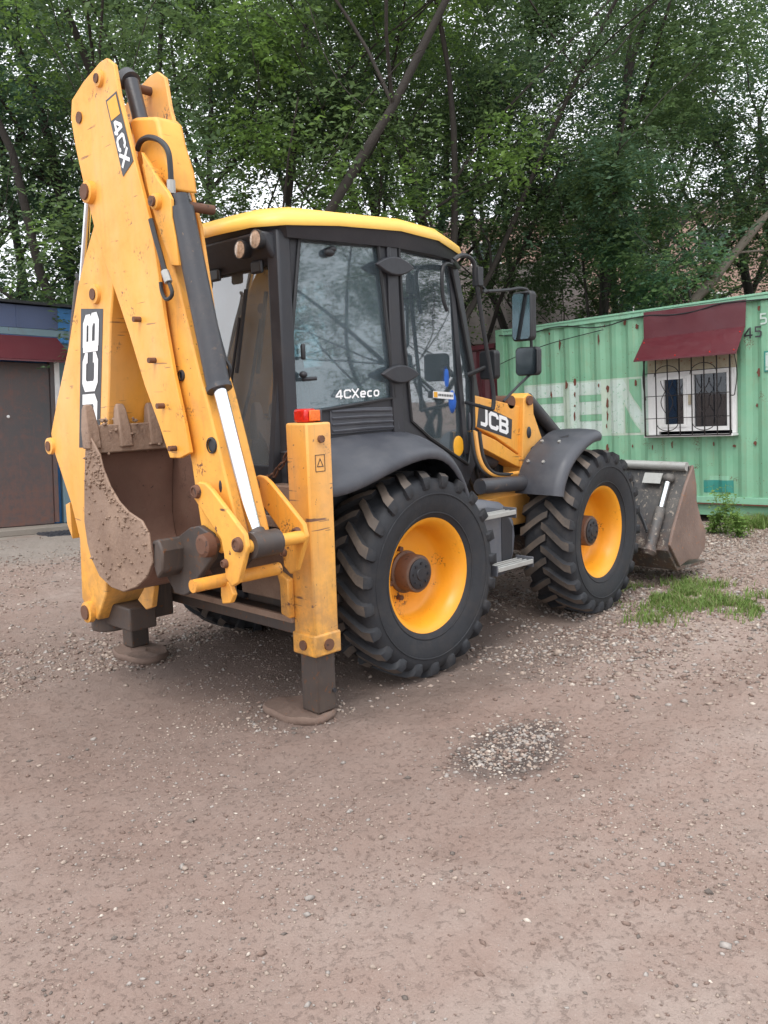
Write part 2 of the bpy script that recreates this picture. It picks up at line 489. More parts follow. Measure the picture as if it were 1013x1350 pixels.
def ground_material():
    mt, nt, bs = new_mat('packed_dirt')
    co = tex_co(nt)
    base = mixc(nt, ramp(nt, noise(nt, co, 0.55, 5, 0.6), 0.35, 0.65), (0.290, 0.212, 0.178), (0.375, 0.300, 0.262))
    base = mixc(nt, ramp(nt, noise(nt, co, 2.1, 6, 0.6), 0.42, 0.68, 0, 0.45), base, (0.27, 0.175, 0.14))
    base = mixc(nt, ramp(nt, noise(nt, co, 9, 8, 0.7), 0.52, 0.68, 0, 0.35), base, (0.22, 0.155, 0.125))
    base = mixc(nt, mathn(nt, 'MULTIPLY', ramp(nt, noise(nt, co, 34, 5, 0.7), 0.60, 0.68, 0, 0.7), ramp(nt, noise(nt, co, 1.3, 4, 0.6), 0.45, 0.6)), base, (0.17, 0.115, 0.09))
    base = mixc(nt, ramp(nt, noise(nt, co, 60, 4, 0.7), 0.58, 0.70, 0, 0.35), base, (0.50, 0.42, 0.37))
    base = mixc(nt, ramp(nt, noise(nt, co, 130, 3, 0.7), 0.60, 0.72, 0, 0.6), base, (0.12, 0.085, 0.07))
    # darker earth under and around the machine
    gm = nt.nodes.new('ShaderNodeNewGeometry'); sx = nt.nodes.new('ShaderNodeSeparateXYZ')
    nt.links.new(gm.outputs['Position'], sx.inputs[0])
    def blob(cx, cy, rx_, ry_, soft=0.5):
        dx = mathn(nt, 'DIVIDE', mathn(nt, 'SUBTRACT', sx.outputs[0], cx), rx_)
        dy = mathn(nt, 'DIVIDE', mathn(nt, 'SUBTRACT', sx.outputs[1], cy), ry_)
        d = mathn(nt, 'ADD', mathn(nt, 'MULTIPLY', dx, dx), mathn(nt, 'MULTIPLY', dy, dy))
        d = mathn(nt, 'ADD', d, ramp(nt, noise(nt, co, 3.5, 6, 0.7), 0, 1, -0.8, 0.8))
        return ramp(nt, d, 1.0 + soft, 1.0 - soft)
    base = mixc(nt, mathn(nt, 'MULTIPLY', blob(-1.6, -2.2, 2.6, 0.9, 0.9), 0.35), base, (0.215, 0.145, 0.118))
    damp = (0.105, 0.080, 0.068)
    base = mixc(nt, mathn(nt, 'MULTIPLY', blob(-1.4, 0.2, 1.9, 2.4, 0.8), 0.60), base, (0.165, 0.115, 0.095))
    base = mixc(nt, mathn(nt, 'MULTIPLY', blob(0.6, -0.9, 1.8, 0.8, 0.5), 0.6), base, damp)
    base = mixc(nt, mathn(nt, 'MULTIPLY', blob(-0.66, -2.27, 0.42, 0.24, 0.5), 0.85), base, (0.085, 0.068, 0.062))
    base = mixc(nt, mathn(nt, 'MULTIPLY', blob(0.2, 5.5, 1.2, 0.7, 0.4), 0.6), base, (0.30, 0.28, 0.25))
    nt.links.new(base, bs.inputs['Base Color'])
    bs.inputs['Roughness'].default_value = 0.95
    bs.inputs['Specular IOR Level'].default_value = 0.2
    h = mathn(nt, 'ADD', mathn(nt, 'ADD', noise(nt, co, 18, 8, 0.75), mathn(nt, 'MULTIPLY', ramp(nt, noise(nt, co, 34, 5, 0.7), 0.56, 0.66), 0.5)), mathn(nt, 'MULTIPLY', noise(nt, co, 75, 5, 0.7), 0.6))
    bump(nt, bs, h, 0.018, 0.75)
    return mt
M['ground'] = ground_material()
def spaced(a, b, c, d, fine, coarse):
    mid = np.arange(b, c + 1e-6, fine)
    lo = -np.geomspace(0.001, 1, coarse)[::-1] * (b - a) + b
    hi = np.geomspace(0.001, 1, coarse) * (d - c) + c
    return np.concatenate([lo[:-1] if abs(lo[-1] - b) < 1e-9 else lo, mid, hi[1:] + 0.0])
gx = spaced(-90, -4.6, 7.4, 110, 0.035, 14)
gy = spaced(-90, -5.4, 7.0, 110, 0.035, 14)
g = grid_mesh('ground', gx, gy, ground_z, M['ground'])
tag(g, 'pinkish brown packed dirt yard with scattered gravel', kind='structure'); g['label'] = 'pinkish brown packed dirt yard with scattered gravel'

# stones -----------------------------------------------------------
def rock_cloud(name, P, S, mats, mi=None, flat=0.6, seed=1):
    rg = np.random.default_rng(seed)
    n = len(P)
    base = np.array([(1, 0, 0), (-1, 0, 0), (0, 1, 0), (0, -1, 0), (0, 0, 1), (0, 0, -1), (.6, .6, .5), (-.6, .6, .5), (.6, -.6, .5), (-.6, -.6, .5)], float)[[0, 1, 2, 3, 5, 6, 9, 4]]
    bm = bmesh.new()
    for v in base: bm.verts.new(v)
    bmesh.ops.convex_hull(bm, input=bm.verts)
    bm.verts.ensure_lookup_table(); bm.verts.index_update()
    F = np.array([[v.index for v in f.verts] for f in bm.faces if len(f.verts) == 3]); bm.free()
    V = base[None] * (1 + rg.uniform(-0.35, 0.35, (n, 8, 1))) * rg.uniform(0.6, 1.3, (n, 1, 3)) * np.array([1, 1, flat])
    a = rg.uniform(0, 6.283, n); c, s = np.cos(a), np.sin(a)
    X = V[..., 0] * c[:, None] - V[..., 1] * s[:, None]; Y = V[..., 0] * s[:, None] + V[..., 1] * c[:, None]
    V = np.stack([X, Y, V[..., 2]], -1) * S[:, None, None] + P[:, None, :]
    me = bpy.data.meshes.new(name)
    me.vertices.add(n * 8); me.vertices.foreach_set('co', V.ravel())
    Fa = (F[None] + np.arange(n)[:, None, None] * 8).reshape(-1, 3); nf = len(Fa)
    me.loops.add(nf * 3); me.polygons.add(nf)
    me.loops.foreach_set('vertex_index', Fa.ravel()); me.polygons.foreach_set('loop_start', np.arange(nf) * 3)
    for k in mats: me.materials.append(k)
    mi = rg.integers(0, len(mats), n) if mi is None else mi
    me.polygons.foreach_set('material_index', np.repeat(mi, len(F)))
    me.update(calc_edges=True)
    o = bpy.data.objects.new(name, me); COL.objects.link(o)
    return o
stone_mats = [plain('stone_%s' % n_, c_, 0.9, 0, 0.25, 40) for n_, c_ in (('tan', (0.33, 0.26, 0.215)), ('grey', (0.31, 0.275, 0.25)), ('brown', (0.19, 0.13, 0.105)), ('pale', (0.50, 0.43, 0.37)), ('dark', (0.14, 0.115, 0.10)))]
def scatter(n, x0, x1, y0, y1, dens, smin, smax, pw=2.5):
    x = RNG.uniform(x0, x1, n); y = RNG.uniform(y0, y1, n)
    k = RNG.random(n) < dens(x, y)
    x, y = x[k], y[k]
    az = np.arctan2(y + 6.2, x + 5.5)
    k = np.abs(az - 0.79) < 0.62
    x, y = x[k], y[k]
    s = smin + (smax - smin) * RNG.random(len(x)) ** pw
    z = ground_z(x, y) + s * 0.1
    return np.stack([x, y, z], -1), s
def blobd(x, y, cx, cy, a, b):
    return np.exp(-(((x - cx) / a) ** 2 + ((y - cy) / b) ** 2))
P1, S1 = scatter(105000, -4.0, 6.5, -5.2, 6.0, lambda x, y: 0.07 + 0.5 * np.clip(vnoise(x, y, 11, 1.2) * 2, 0, 1) + 0.3 * np.clip(vnoise(x, y, 12, 4) * 2, 0, 1), 0.0035, 0.012, 3)
P2, S2 = scatter(150000, -0.1, 7.1, -3.5, 3.5, lambda x, y: np.clip((x - 0.1) / 1.6, 0, 1) * np.clip((x + 4.2 + y * 1.7) / 1.5, 0.12, 1) * np.clip(0.62 + 1.1 * vnoise(x, y, 13, 1.0) + 0.6 * vnoise(x, y, 14, 5), 0, 1) * np.clip(1.3 - np.abs(y + 0.8) / 3.0, 0, 1), 0.007, 0.026, 2.5)
P3, S3 = scatter(30000, -3.5, 2.0, 0.8, 6.0, lambda x, y: np.clip(0.25 + 1.6 * vnoise(x, y, 15, 0.9) + 0.9 * vnoise(x, y, 16, 4), 0, 1), 0.006, 0.022, 2.5)
P4, S4 = scatter(20000, -1.5, 0.2, -3.1, -1.4, lambda x, y: blobd(x, y, -0.66, -2.27, 0.34, 0.20) * 0.9, 0.005, 0.018, 2)
P5, S5 = scatter(5000, -4.0, 5.0, -5.2, 3.0, lambda x, y: 0.35 + 1.0 * np.clip(vnoise(x, y, 17, 1.5), 0, 1), 0.010, 0.020, 3)
P6, S6 = scatter(80000, -4.2, 1.5, -5.2, 1.0, lambda x, y: np.clip(0.05 + 1.4 * vnoise(x, y, 18, 1.1) + 0.7 * vnoise(x, y, 19, 4), 0, 1), 0.003, 0.010, 2.5)
P7, S7 = scatter(9000, -1.9, -0.3, -1.7, 1.8, lambda x, y: 0.9 * (np.exp(-((np.hypot(x + 1.09, y + .96) - .27) / .07) ** 2) + np.exp(-((np.hypot(x + 1.09, y - .96) - .27) / .07) ** 2)), 0.004, 0.020, 2.5)
P = np.concatenate([P1, P2, P3, P4, P5, P6, P7]); S = np.concatenate([S1, S2, S3, S4, S5, S6, S7])
gr = rock_cloud('gravel', P, S, stone_mats, mi=np.where((np.arange(len(P)) >= len(P1) + len(P2) + len(P3)) & (np.arange(len(P)) < len(P1) + len(P2) + len(P3) + len(P4)), RNG.choice(5, len(P), p=[0.30, 0.32, 0.18, 0.05, 0.15]), RNG.choice(5, len(P), p=[0.40, 0.19, 0.31, 0.025, 0.075])), seed=5)
tag(gr, 'loose grey and tan gravel strewn over the dirt yard', 'gravel', kind='stuff')

# single noticeable stones
for (x, y, s, lab, mk) in ((-1.28, -3.66, 0.020, 'small dark stone alone on the pale dirt at lower right', 4), (0.95, -1.52, 0.034, 'rounded pinkish stone between the two near wheels', 0)):
    o = rock_cloud('stone', np.array([[x, y, float(ground_z(x, y)) + s * 0.3]]), np.array([s]), [stone_mats[mk]], seed=int(s * 1000))
    tag(o, lab, 'stone')

# ================================================================ THE MACHINE
# x forward, y to its left, z up; origin on the ground below the rear axle
BH = thing('backhoe_loader', 'yellow and black backhoe loader with its digging arm folded and stabilisers down', 'backhoe loader')

# ---------------------------------------------------------------- wheels
WR, TY = 0.71, 0.215
def tyre_mesh():
    mb = MB()
    prof = [(.392, -.165), (.41, -.185), (.455, -.205), (.52, -.222), (.59, -.225), (.635, -.212), (.660, -.190), (.668, -.16), (.672, -.08), (.673, 0), (.672, .08), (.668, .16), (.660, .190), (.635, .212), (.59, .225), (.52, .222), (.455, .205), (.41, .185), (.392, .165), (.37, .12), (.37, -.12), (.392, -.165)]
    mb.lathe(prof, (0, 0, 0), (0, 1, 0), 72)
    # raised rings on the sidewall
    for rr in (.435, .565):
        for s in (-1, 1):
            o = s * (0.198 if rr < .5 else .2255)
            mb.lathe([(rr - .006, o), (rr - .003, o + s * .004), (rr + .003, o + s * .004), (rr + .006, o + s * .0005)], (0, 0, 0), (0, 1, 0), 72)
    NL = 23
    for side in (-1, 1):
        for k in range(NL):
            th0 = 2 * math.pi * (k + (0.5 if side > 0 else 0)) / NL
            # stations: (dtheta, y, r_top, r_base, half width)
            st = [(-.005, -.022, .705, .66, .026), (.035, .028, .710, .66, .030), (.120, .105, .711, .66, .031), (.205, .178, .706, .655, .033), (.235, .214, .685, .63, .037), (.245, .2275, .645, .60, .034), (.250, .226, .610, .59, .020)]
            vs = []
            for (dt, yy, rt, rb, hw) in st:
                for (r_, w_, yo) in ((rb, hw * 1.35, 0), (rt, hw, 0.0), (rt, -hw, 0.0), (rb, -hw * 1.35, 0)):
                    th = th0 + dt + w_ / .7
                    y_ = yy + (0.010 if r_ == rt and yy > .2 else 0)
                    if r_ == rb and yy > .2: y_ = yy - .012
                    vs.append((-r_ * math.cos(th), side * y_, r_ * math.sin(-th) * -1 if False else -r_ * math.sin(th)))
            fs = []; ms = []
            for i in range(len(st) - 1):
                for j in range(3):
                    fs.append((i * 4 + j, i * 4 + j + 1, i * 4 + 4 + j + 1, i * 4 + 4 + j)); ms.append(1 if j == 1 and i < 4 else 0)
            fs += [(0, 1, 2, 3)[::-1], tuple(len(st) * 4 - 4 + q for q in range(4))]; ms += [0, 0]
            b = len(mb.v); mb.v += vs
            for f, m_ in zip(fs, ms):
                mb.f.append([b + i for i in f]); mb.m.append(m_)
    return mb
def make_wheel(x, side):
    """rim is the wheel's own mesh; tyre, hub and bolts hang on it; built for the right side (outer face -y)"""
    rim = MB()
    rim.lathe([(.36, .15), (.395, .165), (.398, .150), (.372, .13), (.345, .08), (.335, -.02), (.345, -.085), (.368, -.140), (.392, -.150), (.402, -.166), (.398, -.174), (.386, -.168), (.362, -.148), (.338, -.088), (.325, -.02), (.315, .035), (.285, .058), (.20, .062), (.13, .062)], (0, 0, 0), (0, 1, 0), 64)
    w = rim.build('wheel', 'yellow_rim', BH, sharp=50)
    ty = tyre_mesh().build('tyre', ['rubber', 'lug'], w, sharp=38)
    hub = MB()
    hub.lathe([(.150, .062), (.150, .045), (.132, .035), (.132, -.068), (.125, -.078), (.108, -.081)], (0, 0, 0), (0, 1, 0), 40)
    h = hub.build('hub', 'hubrust', w)
    cap = MB(); cap.lathe([(.108, -.080), (.107, -.089), (.100, -.093), (.045, -.094), (.040, -.101), (.001, -.101)], (0, 0, 0), (0, 1, 0), 36)
    for k in range(8):
        a = k * math.pi / 4; c = (.075 * math.cos(a), -.092, .075 * math.sin(a)); cap.cyl(c, (c[0], -.101, c[2]), .010, 8)
    cap.build('hub_cap', 'dark', w)
    for k in range(3 if True else 0):
        a = R((200, 115, 250)[k]) if x < 1 else R((250, 90, 330)[k]); c = (.185 * math.cos(a), 0, .185 * math.sin(a))
        MB().cyl((c[0], .065, c[2]), (c[0], .02, c[2]), .020, 6).build('wheel_nut', 'rust', w)
    w.location = (x, side * .935, WR - .012)
    if side > 0: w.rotation_euler = (0, 0, math.pi)
    w.rotation_euler.rotate_axis('Y', R(4 if x < 1 else 11))
    return w
WHEELS = []
w0 = make_wheel(0, -1); w1 = make_wheel(2.22, -1); w1.rotation_euler.rotate_axis('Z', 0)
w1.rotation_euler = (0, R(11), R(4.5))
def copy_tree(o, parent=None):
    c = o.copy(); COL.objects.link(c); c.parent = parent
    for ch in list(o.children): copy_tree(ch, c)
    return c
for x in (0, 2.22):
    c = copy_tree(w0, BH); c.location = (x, .935, WR - .012); c.rotation_euler = (0, 0, math.pi + (R(4.5) if x else 0))
ax = MB(); ax.cyl((0, -.8, .70), (0, .8, .70), .12, 20).ball((0, 0, .70), (.24, .26, .24), 16, 10)
ax.build('rear_axle', 'dark', BH)
ax = MB(); ax.cyl((2.22, -.8, .70), (2.22, .8, .70), .11, 20).ball((2.22, 0, .70), (.22, .24, .22), 16, 10)
ax.build('front_axle', 'dark', BH)

# ---------------------------------------------------------------- chassis and bonnet
ch = MB(); ch.box(-1.0, 3.0, -.34, -.26, .62, .98).box(-1.0, 3.0, .26, .34, .62, .98).box(-.9, 2.0, -.255, .255, .55, .85)
ch.build('chassis', 'dark', BH, .008)
sk = MB(); sk.prism([(.95, .80), (2.0, .80), (2.0, 1.06), (.95, 1.06)], 'y', -.66, -.345); sk.build('side_frame', 'yellow', BH, .01)
hd = MB(); hd.prism([(1.0, 1.05), (3.05, 1.05), (3.12, 1.25), (3.0, 1.48), (1.6, 1.68), (1.0, 1.74)], 'y', -.42, .42)
hood = hd.build('bonnet', 'dark', BH, .04)
mb = MB()
for k in range(7): mb.box(1.25 + k * .17, 1.35 + k * .17, -.428, -.421, 1.18, 1.40)
mb.build('bonnet_grille', 'plastic', hood)
mb = MB(); mb.tube(smooth_path([(1.75, .30, 1.60), (1.75, .30, 1.85), (1.72, .30, 2.02)]), .035, 10); mb.build('exhaust', 'steel', BH)
fg = MB(); fg.prism([(3.05, .9), (3.18, .95), (3.18, 1.3), (3.05, 1.35)], 'y', -.40, .40); fg.build('front_grille', 'plastic', BH, .01)
# long black cylinder (lift ram) and pipes seen between the wheels
mb = MB(); mb.cyl((.95, -.80, 1.20), (1.62, -.80, 1.17), .062, 16); lr = mb.build('lift_ram', 'ram', BH)
mb = MB(); mb.cyl((1.62, -.80, 1.17), (2.5, -.80, 1.02), .032, 14); mb.build('ram_rod', 'chrome', lr)
for k, (dx, r_, mt_) in enumerate(((0, .018, 'yellow'), (.05, .016, 'hose'), (-.05, .014, 'hose'))):
    mb = MB(); mb.tube(smooth_path([(.98 + dx, -.74, 1.62), (1.0 + dx, -.76, 1.42), (1.10 + dx, -.76, 1.30), (1.30 + dx, -.74, 1.255), (1.65, -.72, 1.25)]), r_, 8); mb.build('hydraulic_pipe', mt_, BH)
for k in range(4):
    mb = MB(); mb.tube(smooth_path([(1.05 + .13 * k, -.50, 1.62 - .03 * k), (1.12 + .13 * k, -.56, 1.45), (1.15 + .12 * k, -.52, 1.28), (1.3 + .1 * k, -.48, 1.1)]), .014, 8); mb.build('hydraulic_hose', 'hose', BH)
mb = MB(); mb.cyl((1.25, -.52, 1.38), (1.48, -.52, 1.36), .07, 18); mb.build('oil_filter', 'plastic', BH)

# ---------------------------------------------------------------- fuel tank with steps
def steps(side):
    mb = MB()
    poly = [(.58, .50), (1.04, .50), (1.12, .56), (1.17, .66), (1.19, .80), (1.17, .92), (1.11, 1.02), (1.02, 1.08), (.82, 1.12), (.58, 1.13)]
    mb.prism(poly, 'y', -.98 * 1, -.36)
    b = mb.build('step_tank', 'grey_step', BH, .055)
    rc = MB(); rc.prism([(.98, .54), (1.05, .54), (1.11, .66), (1.12, .88), (1.05, .98), (.98, .98)], 'y', -.985, -.982); rc.build('recess', 'dark', b)
    for (z, x0, x1, yo) in ((1.00, .60, 1.00, -1.11), (.60, .72, 1.16, -1.15)):
        tr = MB()
        tr.box(x0, x1, yo, yo + .020, z, z + .035)
        for k in range(1, 4): tr.box(x0 + .02, x1 - .02, yo + k * .045, yo + k * .045 + .012, z + .018, z + .034)
        for xx in (x0 + .01, (x0 + x1) / 2, x1 - .03): tr.box(xx, xx + .02, yo + .02, -.981, z + .002, z + .017)
        t = tr.build('step_tread', 'alu', b, .004)
        mb2 = MB(); mb2.box(x0 - .012, x0 - .002, yo + .005, -.981, z - .03, z + .05); mb2.box(x1 + .002, x1 + .012, yo + .005, -.981, z - .03, z + .05); mb2.build('step_bracket', 'grey_step', b, .004)
    if side > 0:
        b.scale = (1, -1, 1)
    return b
steps(-1); steps(1)

# ---------------------------------------------------------------- fenders
def rear_fender(side):
    # cross sections from rear to front: outer lip (x,z) at |y|=1.14, inner junction (x,z) at |y|=.80
    outer = [(-.93, 1.385), (-.78, 1.390), (-.60, 1.425), (-.37, 1.495), (-.16, 1.545), (.0, 1.56), (.13, 1.54), (.25, 1.46), (.36, 1.31), (.44, 1.10), (.48, .95)]
    inner = [(-.93, 1.60), (-.78, 1.635), (-.60, 1.66), (-.37, 1.68), (-.16, 1.69), (.0, 1.69), (.16, 1.67), (.33, 1.58), (.47, 1.42), (.56, 1.20), (.60, .98)]
    rows = []
    for (ox, oz), (ix, iz) in zip(outer, inner):
        row = [(ox, -1.150, oz - .045), (ox, -1.152, oz - .01), (ox + (ix - ox) * .10, -1.138, oz + (iz - oz) * .14 + .004), (ox + (ix - ox) * .35, -1.04, oz + (iz - oz) * .50), (ox + (ix - ox) * .7, -.92, oz + (iz - oz) * .85), (ix, -.80, iz), (ix, -.62, iz + .005)]
        rows.append(row)
    mb = MB(); n = len(rows[0])
    vs = [p for r_ in rows for p in r_]
    off = [(p[0], p[1] + .018, p[2] - .022) for p in vs]
    fs = []; b2 = len(vs)
    for i in range(len(rows) - 1):
        for j in range(n - 1):
            a = i * n + j
            fs.append((a, a + 1, a + n + 1, a + n)); fs.append((b2 + a, b2 + a + n, b2 + a + n + 1, b2 + a + 1))
    for i in range(len(rows) - 1):
        for j in (0, n - 1):
            a = i * n + j; fs.append((a, a + n, b2 + a + n, b2 + a))
    for j in range(n - 1):
        for i in (0, len(rows) - 1):
            a = i * n + j; fs.append((a, a + 1, b2 + a + 1, b2 + a))
    mb.add(vs + off, fs)
    o = mb.build('rear_fender', 'plastic', BH, sharp=50)
    md = o.modifiers.new('sub', 'SUBSURF'); md.levels = 1; md.render_levels = 1
    inn = MB(); inn.prism([(-.93, 1.57), (.0, 1.65), (.30, 1.56), (.46, 1.38), (.55, 1.1), (.50, .8), (-.05, .86), (-.6, .95), (-.93, 1.2)], 'y', -.69, -.64)
    w_ = inn.build('inner_wall', 'dark', o)
    if side > 0: o.scale = (1, -1, 1)
    return o
rear_fender(-1); rear_fender(1)
def front_fender(side):
    path = [(1.49, 1.09), (1.51, 1.17), (1.56, 1.27), (1.64, 1.37), (1.76, 1.46), (1.90, 1.53), (2.02, 1.57), (2.13, 1.58)]
    path = [(q.x, q.y) for q in smooth_path([Vector((a, b, 0)) for a, b in path], 3)]
    mb = MB(); vs = []; sec = [(-1.165, -.075), (-1.168, -.045), (-1.150, -.015), (-1.10, 0.004), (-.95, .012), (-.82, .008), (-.74, 0.0)]
    n = len(sec)
    for i, (x, z) in enumerate(path):
        a = path[max(i - 1, 0)]; b = path[min(i + 1, len(path) - 1)]
        t = Vector((b[0] - a[0], b[1] - a[1])).normalized(); nn = Vector((-t.y, t.x))
        for (y, o_) in sec: vs.append((x + nn.x * o_, y, z + nn.y * o_))
    k = len(vs)
    for i, (x, z) in enumerate(path):
        a = path[max(i - 1, 0)]; b = path[min(i + 1, len(path) - 1)]
        t = Vector((b[0] - a[0], b[1] - a[1])).normalized(); nn = Vector((-t.y, t.x))
        for (y, o_) in sec: vs.append((x + nn.x * (o_ - .014), y + (.012 if o_ < -.01 else 0), z + nn.y * (o_ - .014)))
    fs = []; m_ = len(path)
    for i in range(m_ - 1):
        for j in range(n - 1):
            a = i * n + j; fs.append((a, a + 1, a + n + 1, a + n)); fs.append((k + a, k + a + n, k + a + n + 1, k + a + 1))
        for j in (0, n - 1):
            a = i * n + j; fs.append((a, a + n, k + a + n, k + a))
    for j in range(n - 1):
        for i in (0, m_ - 1):
            a = i * n + j; fs.append((a, a + 1, k + a + 1, k + a))
    mb.add(vs, fs)
    o = mb.build('front_fender', 'plastic', BH, sharp=50)
    for (i, y) in ((8, -.80), (8, -.95), (13, -.80), (13, -.97)):
        x, z = path[i]; a = path[i - 1]; t = Vector((x - a[0], z - a[1])).normalized(); nn = Vector((-t.y, t.x))
        MB().cyl((x + nn.x * .009, y, z + nn.y * .009), (x + nn.x * .024, y, z + nn.y * .024), .014, 8).build('bolt', 'alu', o)
    st = MB(); st.tube([(1.75, -.42, 1.30), (1.80, -.75, 1.45), (1.90, -1.0, 1.53)], .022, 8); st.build('fender_stay', 'dark', o)
    if side > 0: o.scale = (1, -1, 1)
    return o
front_fender(-1); front_fender(1)

# ---------------------------------------------------------------- cab
CR = Vector((-.790, -.72, 0)); CB = Vector((-.001, -.86, 0)); CF_ = Vector((.803, -.70, 0))
cabm = MB()
cabm.box(-.80, .86, -.62, .62, .80, 1.46)
cab = cabm.build('cab', 'dark', BH, .02)
def ring(mb, outer, inner, off):
    off = Vector(off); n = len(outer); b = len(mb.v)
    O = [Vector(p) for p in outer]; I = [Vector(p) for p in inner]
    vs = O + I + [p + off for p in O] + [p + off for p in I]
    fs = []
    for i in range(n):
        j = (i + 1) % n
        fs += [(i, j, n + j, n + i), (2 * n + i, 3 * n + i, 3 * n + j, 2 * n + j), (i, 2 * n + i, 2 * n + j, j), (n + i, n + j, 3 * n + j, 3 * n + i)]
    mb.add(vs, fs)
Rin = Vector((0.175, 0.985, 0)).normalized() * .06      # inward normals of the two side panels
Fin = Vector((-.195, .98, 0)).normalized() * .06
rear_out = [(-0.825,-0.714,2.968),(-0.467,-0.777,3.007),(-0.045,-0.852,3.027),(-0.017,-0.857,2.436),(0.061,-0.871,1.51),(-0.597,-0.754,1.356),(-0.985,-0.685,1.39),(-0.894,-0.702,2.232)]
rear_in = [(-0.719,-0.733,2.927),(-0.441,-0.782,2.948),(-0.138,-0.836,2.957),(-0.089,-0.844,2.484),(-0.035,-0.854,1.909),(-0.46,-0.779,1.858),(-0.868,-0.706,1.815),(-0.797,-0.719,2.372)]
front_out = [(-0.067,-0.873,3.022),(0.354,-0.789,3.023),(0.84,-0.693,2.96),(1.034,-0.654,2.376),(1.183,-0.624,1.907),(1.167,-0.628,1.423),(0.916,-0.677,1.145),(0.174,-0.825,1.554),(0.029,-0.854,1.617),(-0.023,-0.864,2.285)]
front_in = [(0.04,-0.852,2.958),(0.372,-0.786,2.963),(0.726,-0.715,2.947),(0.905,-0.68,2.485),(1.072,-0.646,2.027),(1.073,-0.646,1.671),(0.962,-0.668,1.368),(0.395,-0.781,1.61),(0.153,-0.829,1.742),(0.082,-0.844,2.288)]
mb = MB(); ring(mb, rear_out, rear_in, Rin)
pr_ = mb.build('side_panel', 'dark', cab, .006)
mb = MB(); ring(mb, front_out, front_in, Fin)
dr = mb.build('door', 'dark', cab, .006)
# rubber seals standing proud round the panes
def seal(inner, inn, name):
    c = sum((Vector(p) for p in inner), Vector()) / len(inner)
    inn = Vector(inn).normalized()
    pts = [Vector(p) - inn * .006 for p in inner]
    pts = pts + [pts[0]]
    mb = MB(); mb.tube(pts, .013, 6, cap=False); return mb.build(name, 'hose', cab)
seal(rear_in, Rin, 'window_seal'); seal(front_in, Fin, 'window_seal')
mb = MB(); mb.slab([Vector(p) + Rin * .35 for p in rear_in], Rin * .08); sg = mb.build('side_window', 'glass', cab)
mb = MB(); mb.slab([Vector(p) + Fin * .35 for p in front_in], Fin * .08); fgw = mb.build('door_window', 'door_glass', cab)
# pillar cover strip between the two panels
mb = MB(); mb.slab([(-.06, -.868, 1.66), (.045, -.868, 1.66), (.02, -.868, 2.98), (-.075, -.868, 2.98)], (0, .03, 0)); mb.build('middle_pillar', 'dark', cab, .006)
# mirrored far side
for src in (pr_, dr, sg, fgw):
    c = src.copy(); COL.objects.link(c); c.parent = cab; c.scale = (1, -1, 1)
# rear wall: frame ring on x = -.88, pane set in
yo, yi = .70, .63
mb = MB(); ring(mb, [(-.90, -yo, .98), (-.90, yo, .98), (-.84, yo, 2.96), (-.84, -yo, 2.96)], [(-.88, -yi, 1.50), (-.88, yi, 1.50), (-.845, yi, 2.80), (-.845, -yi, 2.80)], (.06, 0, 0))
mb.build('rear_frame_panel', 'dark', cab, .006)
mb = MB(); mb.slab([(-.862, -yi, 1.50), (-.862, yi, 1.50), (-.825, yi, 2.80), (-.825, -yi, 2.80)], (.006, 0, 0)); mb.build('rear_window', 'rear_glass', cab)
# rear corner posts, slightly proud
for s in (-1, 1):
    mb = MB(); mb.prism([(-.925, s * .66), (-.90, s * .745), (-.80, s * .745), (-.80, s * .66)], 'z', 1.2, 2.95); mb.build('corner_post', 'dark', cab, .012)
# front windscreen frame
mb = MB(); ring(mb, [(.96, -.69, 1.45), (.96, .69, 1.45), (.80, .69, 2.97), (.80, -.69, 2.97)], [(.955, -.64, 1.60), (.955, .64, 1.60), (.81, .64, 2.88), (.81, -.64, 2.88)], (-.05, 0, 0)); mb.build('windscreen_frame', 'dark', cab, .006)
mb = MB(); mb.slab([(.93, -.64, 1.60), (.93, .64, 1.60), (.785, .64, 2.88), (.785, -.64, 2.88)], (-.006, 0, 0)); mb.build('windscreen', 'glass', cab)
# roof
plan = [(-1.02, .30), (-1.00, .62), (-.88, .80), (-.50, .865), (0.0, .925), (.45, .865), (.80, .765), (.92, .55), (.96, .28)]
plan = plan + [(x, -y) for x, y in reversed(plan)]
def zlow(x, y):
    return 2.955 + .040 * (1 - min(1, abs(x + .0) / .9) ** 2) - (.03 if x > .7 else 0)
def ztop(x, y, h): return zlow(x, y) + h
mb = MB(); rings = []
for (k_, h) in ((1.0, 0.004), (1.008, .022), (.998, .060), (.965, .088), (.86, .108), (.6, .124), (.3, .13)):
    rings.append([(x * k_ - .03 * (1 - k_), y * k_, ztop(x * k_, y * k_, h) if k_ > .9 else 2.955 + .035 + h) for x, y in plan])
n = len(plan); vs = [p for r_ in rings for p in r_]; fs = []
for i in range(len(rings) - 1):
    for j in range(n): fs.append((i * n + j, i * n + (j + 1) % n, (i + 1) * n + (j + 1) % n, (i + 1) * n + j))
fs.append(tuple(range((len(rings) - 1) * n, len(rings) * n)))
mb.add(vs, fs)
mb.build('roof', 'yellow_roof', cab, sharp=60)
mb = MB(); mb.add([(x * .985, y * .985, zlow(x, y) + .012) for x, y in plan] + [(x * .95, y * .95, 2.90) for x, y in plan], [tuple(range(n))] + [tuple(range(n, 2 * n))[::-1]] + [(i, (i + 1) % n, n + (i + 1) % n, n + i) for i in range(n)])
mb.build('roof_lining', 'dark', cab)
mb = MB(); mb.prism([(-1.0, 2.93), (-.86, 2.93), (-.83, 2.76), (-.87, 2.74), (-.94, 2.80)], 'y', -.72, .72); mb.build('rear_header', 'dark', cab, .02)
